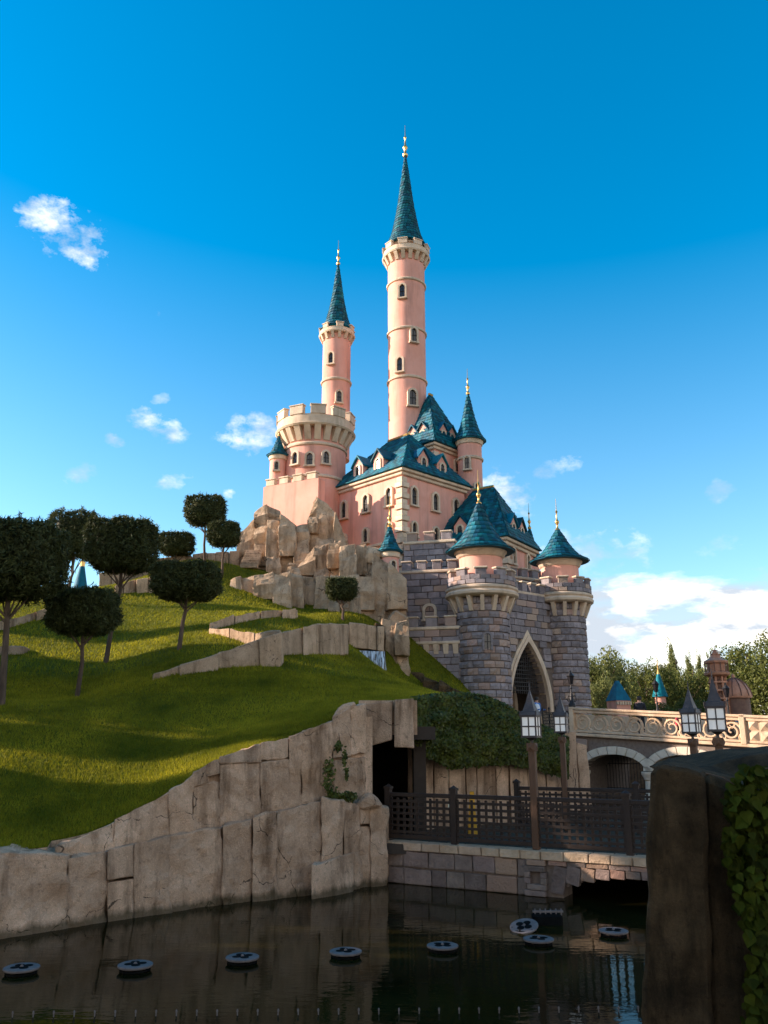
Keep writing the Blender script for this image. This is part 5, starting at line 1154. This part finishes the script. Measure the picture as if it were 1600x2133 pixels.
# ================================================================= PEOPLE
def person(base, h, label, top, legs, face, arms=.25, bag=None):
    base = Vector(base); root = empty('person', base, label, 'person'); k = h/1.75
    J = {'pel': (0, 0, .95), 'ch': (0, 0, 1.25), 'sh': (0, .01, 1.42), 'nk': (0, 0, 1.52), 'hd': (0, -.02, 1.62), 'ht': (0, -.01, 1.72)}
    ed = [('pel', 'ch'), ('ch', 'sh'), ('sh', 'nk'), ('nk', 'hd'), ('hd', 'ht')]; rad = {'pel': .15, 'ch': .155, 'sh': .13, 'nk': .055, 'hd': .10, 'ht': .075}
    for s, n_ in ((-1, 'l'), (1, 'r')):
        J.update({n_+'hip': (s*.09, 0, .9), n_+'kn': (s*.10, -.03, .50), n_+'an': (s*.10, .03, .08), n_+'to': (s*.11, -.15, .04), n_+'s': (s*.19, .01, 1.42), n_+'e': (s*.26, .02, 1.13), n_+'w': (s*.22, -arms, 1.0 if arms < .3 else 1.12), n_+'h': (s*.19, -arms-.09, .98 if arms < .3 else 1.14)})
        rad.update({n_+'hip': .10, n_+'kn': .062, n_+'an': .045, n_+'to': .035, n_+'s': .07, n_+'e': .045, n_+'w': .032, n_+'h': .04})
        ed += [('pel', n_+'hip'), (n_+'hip', n_+'kn'), (n_+'kn', n_+'an'), (n_+'an', n_+'to'), ('sh', n_+'s'), (n_+'s', n_+'e'), (n_+'e', n_+'w'), (n_+'w', n_+'h')]
    names = list(J); m3 = Matrix.Rotation(face, 3, 'Z'); me = bpy.data.meshes.new('body'); me.from_pydata([m3 @ (Vector(J[n_])*k) for n_ in names], [(names.index(a), names.index(b)) for a, b in ed], [])
    o = bpy.data.objects.new('tmp', me); C.objects.link(o); sk = o.modifiers.new('s', 'SKIN'); sk.use_smooth_shade = True; o.modifiers.new('d', 'SUBSURF').levels = 2
    for i, n_ in enumerate(names): me.skin_vertices[0].data[i].radius = (rad[n_]*k, rad[n_]*k); me.skin_vertices[0].data[i].use_root = n_ == 'pel'
    ev = o.evaluated_get(bpy.context.evaluated_depsgraph_get()); bm_ = bpy.data.meshes.new_from_object(ev); bpy.data.objects.remove(o)
    bm_.name = 'body'; bm_.materials.clear()
    for n_ in ('skin', top, legs): bm_.materials.append(MATS[n_])
    for p in bm_.polygons: z = p.center.z/k; p.material_index = 0 if z > 1.47 else (1 if z > .93 else 2)
    body = link('body', bm_, None, root, base)
    MB().lathe(base+Vector((0, 0, 1.60*k)), [(.105*k, 0), (.118*k, .06*k), (.10*k, .13*k), (.05*k, .165*k), (0, .17*k)], 12).build('hair', 'hair', root, smooth=True)
    if bag: MB().lathe(base+m3 @ (Vector((-.16, -.17, 1.0))*k), [(.04, 0), (.14, .05), (.15, .25), (.1, .38), (0, .42)], 10).build('bag', bag, root, smooth=True)
zg = BZ(-1)-1.07
pg = P3(1121, 42.2, zg); person((pg.x, pg.y, zg), 1.72, 'person in a blue top with a white bag standing in the gate arch', 'cloth_blue', 'cloth_dark', R(35), .3, 'cloth_white')
q = BT(1.6, -3.6, BZ(1.6)-1.07); person(q, 1.78, 'person in dark clothes on the bridge beside the gate tower', 'cloth_dark', 'cloth_dark', R(160))
q = BT(4.2, -1.3, BZ(4.2)-1.07); person(q, 1.05, 'child in a red top seen through the bridge scrolls', 'cloth_red', 'cloth_dark', R(60))
# ================================================================= MOAT FOUNTAIN DISCS
def fountains():
    spots = [(45, 2017, 'farthest left'), (282, 2011, 'second from the left'), (505, 1995, 'third from the left'), (720, 1983, 'fourth from the left'), (922, 1971, 'fifth from the left'), (1122, 1957, 'in front of the tilted one'), (1278, 1940, 'nearest the rock pillar'), (1092, 1930, 'tilted')]
    disc = MB().lathe((0, 0, 0), [(.225, 0), (.235, .012), (.235, .03), (.215, .038), (.0, .038)], 28).mesh('disc', 'float_grey', True)
    hole = MB().lathe((0, 0, 0), [(.062, 0), (.062, .008)], 14).mesh('jet_hole', 'black_plastic'); hub = MB().lathe((0, 0, 0), [(.02, 0), (.02, .02), (0, .03)], 8).mesh('hub', 'float_grey')
    leg = MB().tube([(0, 0, -.25), (0, 0, .045)], .012, 5).mesh('leg', 'black_plastic'); ring = MB().tube([(.19*math.cos(a), .19*math.sin(a), 0) for a in np.linspace(0, 2*math.pi, 24)], .018, 6).mesh('float_ring', 'black_plastic')
    for i, (px, py, w) in enumerate(spots):
        p = G(px, py, .06); p.z = 0; tilt = (0, 0, 0) if w != 'tilted' else (R(16), R(-10), 0)
        lab = {'tilted': 'tilted grey fountain disc with four holes beside the pump', 'in front of the tilted one': 'grey fountain disc with four holes in front of the tilted disc', 'nearest the rock pillar': 'grey fountain disc with four holes nearest the rock pillar'}.get(w, 'grey fountain disc with four holes, %s in the row on the moat' % w)
        root = empty('fountain_disc', p, lab, 'fountain', 'round fountain discs on the moat'); e = Matrix.Rotation(tilt[0], 3, 'X') @ Matrix.Rotation(tilt[1], 3, 'Y')
        link('disc', disc, None, root, p+Vector((0, 0, .045)), tilt); rz = random.uniform(0, 1)
        for k in range(4):
            a = rz+k*math.pi/2; link('jet_hole', hole, None, root, p+Vector((0, 0, .045))+e @ Vector((.088*math.cos(a), .088*math.sin(a), .033)), tilt)
        for k in range(6): a = k*math.pi/3; link('leg', leg, None, root, p+Vector((.2*math.cos(a), .2*math.sin(a), .01)))
        link('hub', hub, None, root, p+Vector((0, 0, .08)), tilt); link('float_ring', ring, None, root, p+Vector((0, 0, .01)))
    pm = G(1140, 1925, 0); root = empty('fountain_pump', pm, 'dark pump frame half sunk in the moat behind the tilted disc', 'pump')
    MB().box(pm+Vector((0, 0, .05)), (.5, .24, .22)).build('housing', 'black_plastic', root, bevel=.03); MB().box(pm+Vector((.02, 0, .20)), (.52, .05, .03)).build('rail', 'float_grey', root)
    for k in range(6): MB().box(pm+Vector((-.2+k*.09, 0, .19)), (.02, .04, .1)).build('rung', 'float_grey', root)
    # row of small pipes along the near water
    c = G(660, 2113, 0); root = empty('spray_pipe', c, 'long row of small upright spray nozzles in the nearest water', 'fountain')
    a, b = G(-60, 2120, 0), G(1330, 2108, 0); nz = MB().tube([(0, 0, -.1), (0, 0, .035)], .007, 6).lathe((0, 0, .035), [(.011, 0), (.011, .02), (.004, .03)], 6).mesh('nozzle', 'float_grey')
    for k in range(34): link('nozzle', nz, None, root, a.lerp(b, k/33), (random.uniform(-.05, .05), random.uniform(-.05, .05), 0))
    MB().tube([a+Vector((0, 0, -.09)), b+Vector((0, 0, -.09))], .03, 6).build('pipe', 'black_plastic', root)
fountains()
# ================================================================= NEAR ROCK PILLAR AND IVY
def pillar():
    Y = 6.2; base = P3(1470, Y, -.3); root = empty('rock_pillar', base, 'mossy brown rock pillar close by on the right, rising out of the moat', 'rock')
    def pp(px, py, y=Y): return P(px, py, y)
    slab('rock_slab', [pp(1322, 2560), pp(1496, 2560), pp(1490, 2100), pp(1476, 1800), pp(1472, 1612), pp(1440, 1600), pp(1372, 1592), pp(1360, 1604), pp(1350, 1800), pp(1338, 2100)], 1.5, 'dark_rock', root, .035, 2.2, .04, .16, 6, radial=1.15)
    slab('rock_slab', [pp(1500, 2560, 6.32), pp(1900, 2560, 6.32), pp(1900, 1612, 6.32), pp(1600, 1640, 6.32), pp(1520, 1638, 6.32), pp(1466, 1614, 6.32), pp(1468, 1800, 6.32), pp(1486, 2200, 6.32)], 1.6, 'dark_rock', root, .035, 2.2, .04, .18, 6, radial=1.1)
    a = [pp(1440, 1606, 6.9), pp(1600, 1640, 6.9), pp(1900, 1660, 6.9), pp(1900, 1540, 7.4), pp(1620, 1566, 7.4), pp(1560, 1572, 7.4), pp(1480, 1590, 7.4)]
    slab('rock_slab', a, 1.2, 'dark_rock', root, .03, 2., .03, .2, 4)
    # ivy: real leaves
    ib = P(1580, 1900, 6.1); root = empty('ivy', ib, 'green ivy with heart shaped leaves climbing the near rock pillar', 'ivy')
    def leaf_mesh(k):
        pts_ = [(0, -.42), (.18, -.5), (.42, -.3), (.46, -.05), (.33, .12), (.2, .34), (0, .62), (-.2, .34), (-.33, .12), (-.46, -.05), (-.42, -.3), (-.18, -.5)]
        vs = [(0, .02, -.05)]+[(x*(1+.06*k), y*(1-.05*k), .07*abs(x)*2+.02*math.sin(5*y+k)) for x, y in pts_]; n_ = len(pts_)
        me = bpy.data.meshes.new('leaf'); me.from_pydata(vs, [], [(0, 1+i, 1+(i+1) % n_) for i in range(n_)]); me.materials.append(MATS['ivy']); return me
    lm = [leaf_mesh(k) for k in range(3)]; left = [(1600, 1550), (1625, 1525), (1660, 1505), (1720, 1498), (1800, 1502), (1860, 1525), (1920, 1545), (1990, 1562), (2060, 1550), (2140, 1548)]
    spots = []
    tries = 0
    while len(spots) < 300 and tries < 6000:
        tries += 1; py = random.uniform(1600, 2140); px = random.uniform(lerp_tab(left, py), 1625)
        if py > 1990 and random.random() < .35: continue
        spots.append((px, py))
    for px, py in spots:
        Yl = 6.24-random.uniform(0, .16)-(.1 if px > 1560 else 0); p = P(px, py, Yl); s = random.uniform(.055, .10)
        link('leaf', random.choice(lm), None, root, p, (R(90)+random.gauss(-.25, .4), random.gauss(0, .4), math.pi+random.gauss(0, .7)) if False else (R(70)+random.gauss(0, .35), random.gauss(0, .45), random.gauss(0, .45)), (s, -s, s))
    n = 1500; q = np.empty((n, 3))
    for i in range(n): py = rng.uniform(1610, 2140); px = rng.uniform(lerp_tab(left, py)+14, 1640); q[i] = P(px, py, 6.26-rng.uniform(0, .12))
    v, f = leaf_np(q, np.tile([0, -1, .3], (n, 1)), .08, .07, .5); v -= np.array(ib); tag(link('inner_leaves', mesh_np('inner_leaves', v, f, 'ivy'), None, root, ib), kind='stuff')
    for k in range(9):
        px = 1540+k*10; py = 1610+random.uniform(0, 20); ph = random.uniform(0, 6); pts_ = [P(px+14*math.sin(ph+j*.55)+j*3, py+j*22, 6.27) for j in range(22)]
        MB().tube(pts_, .006, 5).build('stem', 'bark', root)
    for (x0, y0, x1, y1) in ((1540, 1640, 1470, 1610), (1560, 1620, 1600, 1600)): MB().tube([P(x0, y0, 6.15), P((x0+x1)/2, (y0+y1)/2-6, 6.05), P(x1, y1, 6.05)], .005, 5).build('shoot', 'bark', root)
pillar()
# ================================================================= BACKGROUND RIGHT
def crown_mesh(seed, nclump, nper, m, conic=0., leaf=.5):
    g = np.random.default_rng(seed); P_, Nn = [], []
    for _ in range(nclump):
        d = g.normal(0, 1, 3); d /= np.linalg.norm(d); d *= g.uniform(.45, .95); d[2] = d[2]*.9
        if conic: h = (d[2]+1)/2; d[:2] *= (1-h*conic)
        r = g.uniform(.16, .34)*(1-.4*conic); q = g.normal(0, 1, (nper, 3)); q /= np.linalg.norm(q, axis=1)[:, None]
        P_.append(d+q*r*g.uniform(.75, 1.05, (nper, 1))); Nn.append(q)
    P_, Nn = np.vstack(P_), np.vstack(Nn); global rng; keep = rng; rng = g; v, f = leaf_np(P_, Nn, leaf, leaf*.6, .5); rng = keep
    return mesh_np('crown', v, f, m)
CR = {'a': crown_mesh(1, 70, 150, 'foliage', 0, .07), 'b': crown_mesh(2, 80, 140, 'foliage', 0, .065), 'p': crown_mesh(3, 70, 130, 'foliage_light', .8, .06), 'l': crown_mesh(4, 70, 150, 'foliage_light', 0, .07)}
def bg_tree(px, ytop, wpx, Y, kind, label, gz=3.0, group='trees behind the bridge'):
    top = zpx(ytop-16, Y); w = wpx*Y/1760/2*1.3; x = P3(px, Y, 8).x; b = Vector((x, Y, gz)); root = empty('broadleaf_tree', b, label, 'tree', group)
    h = (top-gz); ch = h*.46; cz = top-ch
    link('crown', CR[kind], None, root, (x, Y, cz), (0, 0, random.uniform(0, 6)), (w, w, ch))
    mb = MB().tube([b, b+Vector((.1, 0, h*.35)), b+Vector((0, 0, h*.8))], [h*.035, h*.027, h*.008], 8)
    for k in range(5): a = k*1.3; mb.tube([b+Vector((0, 0, h*(.3+.06*k))), b+Vector((math.cos(a)*w*.5, math.sin(a)*w*.5, h*(.5+.06*k)))], [h*.013, h*.005], 6)
    mb.build('trunk', 'bark', root)
for t in ((1222, 1372, 60, 62, 'b', 'dark tree peeping out just right of the gate tower'), (1258, 1362, 105, 66, 'l', 'pale green tree nearest the gate tower behind the bridge'), (1300, 1376, 80, 74, 'a', 'rounded green tree behind the far teal hip roof'),
          (1345, 1380, 100, 70, 'b', 'green tree between the teal hip roof and the teal cone'), (1404, 1334, 44, 84, 'p', 'tallest pale pointed tree behind the bridge'), (1396, 1385, 90, 76, 'a', 'dense green tree below the tallest pointed tree'), (1440, 1360, 34, 86, 'p', 'pointed pale tree right of the tallest one'), (1462, 1358, 28, 88, 'p', 'narrow pointed pale tree left of the copper tower'),
          (1440, 1398, 90, 72, 'b', 'dark green tree left of the copper tower'), (1490, 1382, 110, 80, 'a', 'green tree directly behind the copper tower'), (1560, 1336, 130, 66, 'a', 'big green tree right of the copper dome'), (1640, 1316, 170, 62, 'b', 'biggest tree, cut by the right edge'), (1350, 1470, 70, 58, 'b', 'low dark bushy tree in front of the teal cone'), (1420, 1462, 70, 56, 'a', 'low bushy tree above the scrolled parapet'), (1250, 1420, 60, 60, 'l', 'low yellowish tree beside the pink house')): bg_tree(*t)
# raised plaza these stand on
MB().prism([(9, 52, -.5), (120, 46, -.5), (140, 160, -.5), (10, 160, -.5)], (0, 0, 3.3)).build('plaza_ground', 'path')
tag(bpy.data.objects['plaza_ground'], 'raised park plaza beyond the bridge', 'ground', kind='structure')
def house():
    Y = 54; c = P3(1292, Y, 4); b = Vector((c.x, Y, 2.8)); root = empty('small_house', b, 'small pink house with a teal hip roof behind the bridge', 'house'); w = .52; ze = zpx(1460, Y); zr = zpx(1418, Y)
    MB().box((b.x, b.y, (2.8+ze)/2), (2*w, 2*w, ze-2.8), R(20)).build('wall', 'pink_plaster', root); MB().lathe((b.x, b.y, ze), [(w*1.55, 0), (w*1.5, .06), (.12, zr-ze), (0, zr-ze)], 4, R(65), R(425)).build('roof', 'teal_slate', root)
    m3 = Matrix.Rotation(R(20), 3, 'Z')
    for k in range(6): q = b+m3 @ Vector((-w+.04+k*.19, -w-.05, 0)); MB().box((q.x, q.y, ze-.16), (.12, .16, .2), R(20)).build('bracket', 'cream_stone', root)
    Y = 64; c = P3(1376, Y, 6); b = Vector((c.x, Y, 2.8)); root = empty('cone_turret', b, 'slim turret with a teal cone roof among the trees', 'turret'); z0, z1 = zpx(1450, Y), zpx(1404, Y)
    MB().lathe(b, [(.4, 0), (.4, z0-2.8)], 20).build('wall', 'pink_plaster', root, smooth=True); MB().lathe((b.x, b.y, z0), [(.58, -.05), (.46, .35), (.1, z1-z0), (0, z1-z0)], 20).build('roof', 'teal_slate', root, smooth=True)
    MB().lathe((b.x, b.y, z1-.5), [(.13, 0), (.12, .4), (.04, .8), (.015, 1.9), (0, 1.92)], 8).build('finial', 'gold', root)
    Y = 62; c = P3(161, Y, 12); gz = hz1(c.x, 58); b = Vector((c.x, Y, gz-3)); root = empty('cone_turret', b, 'far teal cone roof behind the trees on the left hilltop', 'turret'); z0, z1 = zpx(1232, Y), zpx(1176, Y)
    MB().lathe(b, [(.55, 0), (.55, z0-b.z)], 20).build('wall', 'cream_stone', root, smooth=True); MB().lathe((b.x, b.y, z0), [(.68, -.05), (.5, .4), (.15, z1-z0), (0, z1-z0)], 20).build('roof', 'teal_slate', root, smooth=True)
    MB().lathe((b.x, b.y, z1-.15), [(.2, 0), (.2, .35), (.08, .5), (.16, .8), (.05, 1.0), (.02, 1.6), (0, 1.62)], 8).build('finial', 'gold', root)
house()
def copper_tower():
    Y = 50; s = Y/1770; c = P3(1497, Y, 6); b = Vector((c.x, Y, 2.75)); root = empty('copper_tower', b, 'copper coloured openwork tower with a ribbed dome and a wire globe', 'tower'); Z = lambda py: zpx(py, Y)
    for k in range(8):
        a = k*math.pi/4+.2; x, y = math.cos(a)*.52, math.sin(a)*.52; MB().bar((b.x+x, b.y+y, 2.75), (b.x+x*.85, b.y+y*.85, Z(1408)), .1).build('column', 'copper', root)
    MB().lathe(b, [(.36, 0), (.34, Z(1408)-2.75)], 8).build('shaft', 'copper_dark', root)
    for py in (1475, 1458, 1441, 1424): MB().lathe((b.x, b.y, Z(py)), [(.50, 0), (.58, .03), (.58, .1), (.50, .13)], 8).build('band', 'copper', root)
    MB().lathe((b.x, b.y, Z(1410)), [(.5, 0), (.72, .1), (.75, .22), (.6, .3), (.55, .34), (.55, .75), (.68, .8), (.7, .92), (.35, 1.1), (.15, 1.45), (.08, 1.6), (0, 1.62)], 12).build('gallery', 'copper', root)
    for k in range(12):
        a = k*math.pi/6; MB().bar((b.x+.64*math.cos(a), b.y+.64*math.sin(a), Z(1410)+.2), (b.x+.66*math.cos(a), b.y+.66*math.sin(a), Z(1410)+.82), .05).build('gallery_post', 'copper_dark', root)
    gz = Z(1363); r = .27; g = MB()
    for k in range(4): a = k*math.pi/4; g.tube([(b.x+r*math.cos(t)*math.cos(a), b.y+r*math.cos(t)*math.sin(a), gz+r*math.sin(t)) for t in np.linspace(0, 2*math.pi, 21)], .02, 5)
    g.tube([(b.x+r*math.cos(t), b.y+r*math.sin(t), gz) for t in np.linspace(0, 2*math.pi, 21)], .02, 5); g.tube([(b.x, b.y, gz-.3), (b.x, b.y, gz+.7)], [.03, .012], 6); g.build('wire_globe', 'copper', root)
    q = Vector((b.x+1.05, b.y+.3, 2.75)); zd = Z(1452)
    MB().lathe(q, [(.8, 0), (.8, zd-2.75)], 20).build('drum', 'copper_dark', root, smooth=True); MB().lathe((q.x, q.y, zd), [(.92, -.06), (.95, .05), (.88, .35), (.68, .72), (.4, .98), (.12, 1.12), (.1, 1.3), (0, 1.4)], 24).build('dome', 'copper', root, smooth=True)
    for k in range(12):
        a = k*math.pi/6; MB().tube([(q.x+rr*math.cos(a), q.y+rr*math.sin(a), zd+z) for rr, z in ((.96, .05), (.9, .35), (.70, .73), (.42, .99), (.12, 1.13))], .03, 5).build('dome_rib', 'copper_dark', root)
    MB().box((q.x-.1, q.y-.95, 2.75+1.35), (.9, .06, .6)).build('blue_panel', 'blue_sign', root)
copper_tower()
# ================================================================= SHADE TREES OUTSIDE THE VIEW (their shade lies over the moat)
SH = crown_mesh(9, 90, 90, 'foliage', 0, .13); SHB = crown_mesh(10, 90, 90, 'foliage', 0, .13)
TREES = ((-25, 3, 14, 3.2, .46), (-22, 9.0, 15, 3.0, .46), (-25, 14.0, 16, 3.0, .46), (-23, 18.0, 14.5, 1.25, .46), (-26, 24.2, 16, 2.5, .46), (-24, 28.2, 15.5, 2.1, .46),
         (-25, 20.8, 15, 2.3, .17), (-32, 21.6, 15, .8, .44), (-34, 12, 20, 2.8, .4), (-35, 26.5, 20, 2.4, .4), (-38, 35, 19, 1.1, .3))
for i, (x, y, h, w, fr) in enumerate(TREES):
    gz = 1.4; b = Vector((x, y, gz-.6)); root = empty('shade_tree', b, 'tall leafy park tree standing outside the picture', 'tree', 'shade trees around the moat')
    link('crown', SH if i % 2 else SHB, None, root, (x, y, gz+h*(1.02-fr)), (0, 0, i*1.3), (w, w, h*fr)); MB().tube([b, b+Vector((.2, 0, h*.4)), b+Vector((0, 0, h*.85))], [.4, .32, .08], 8).build('trunk', 'bark', root)
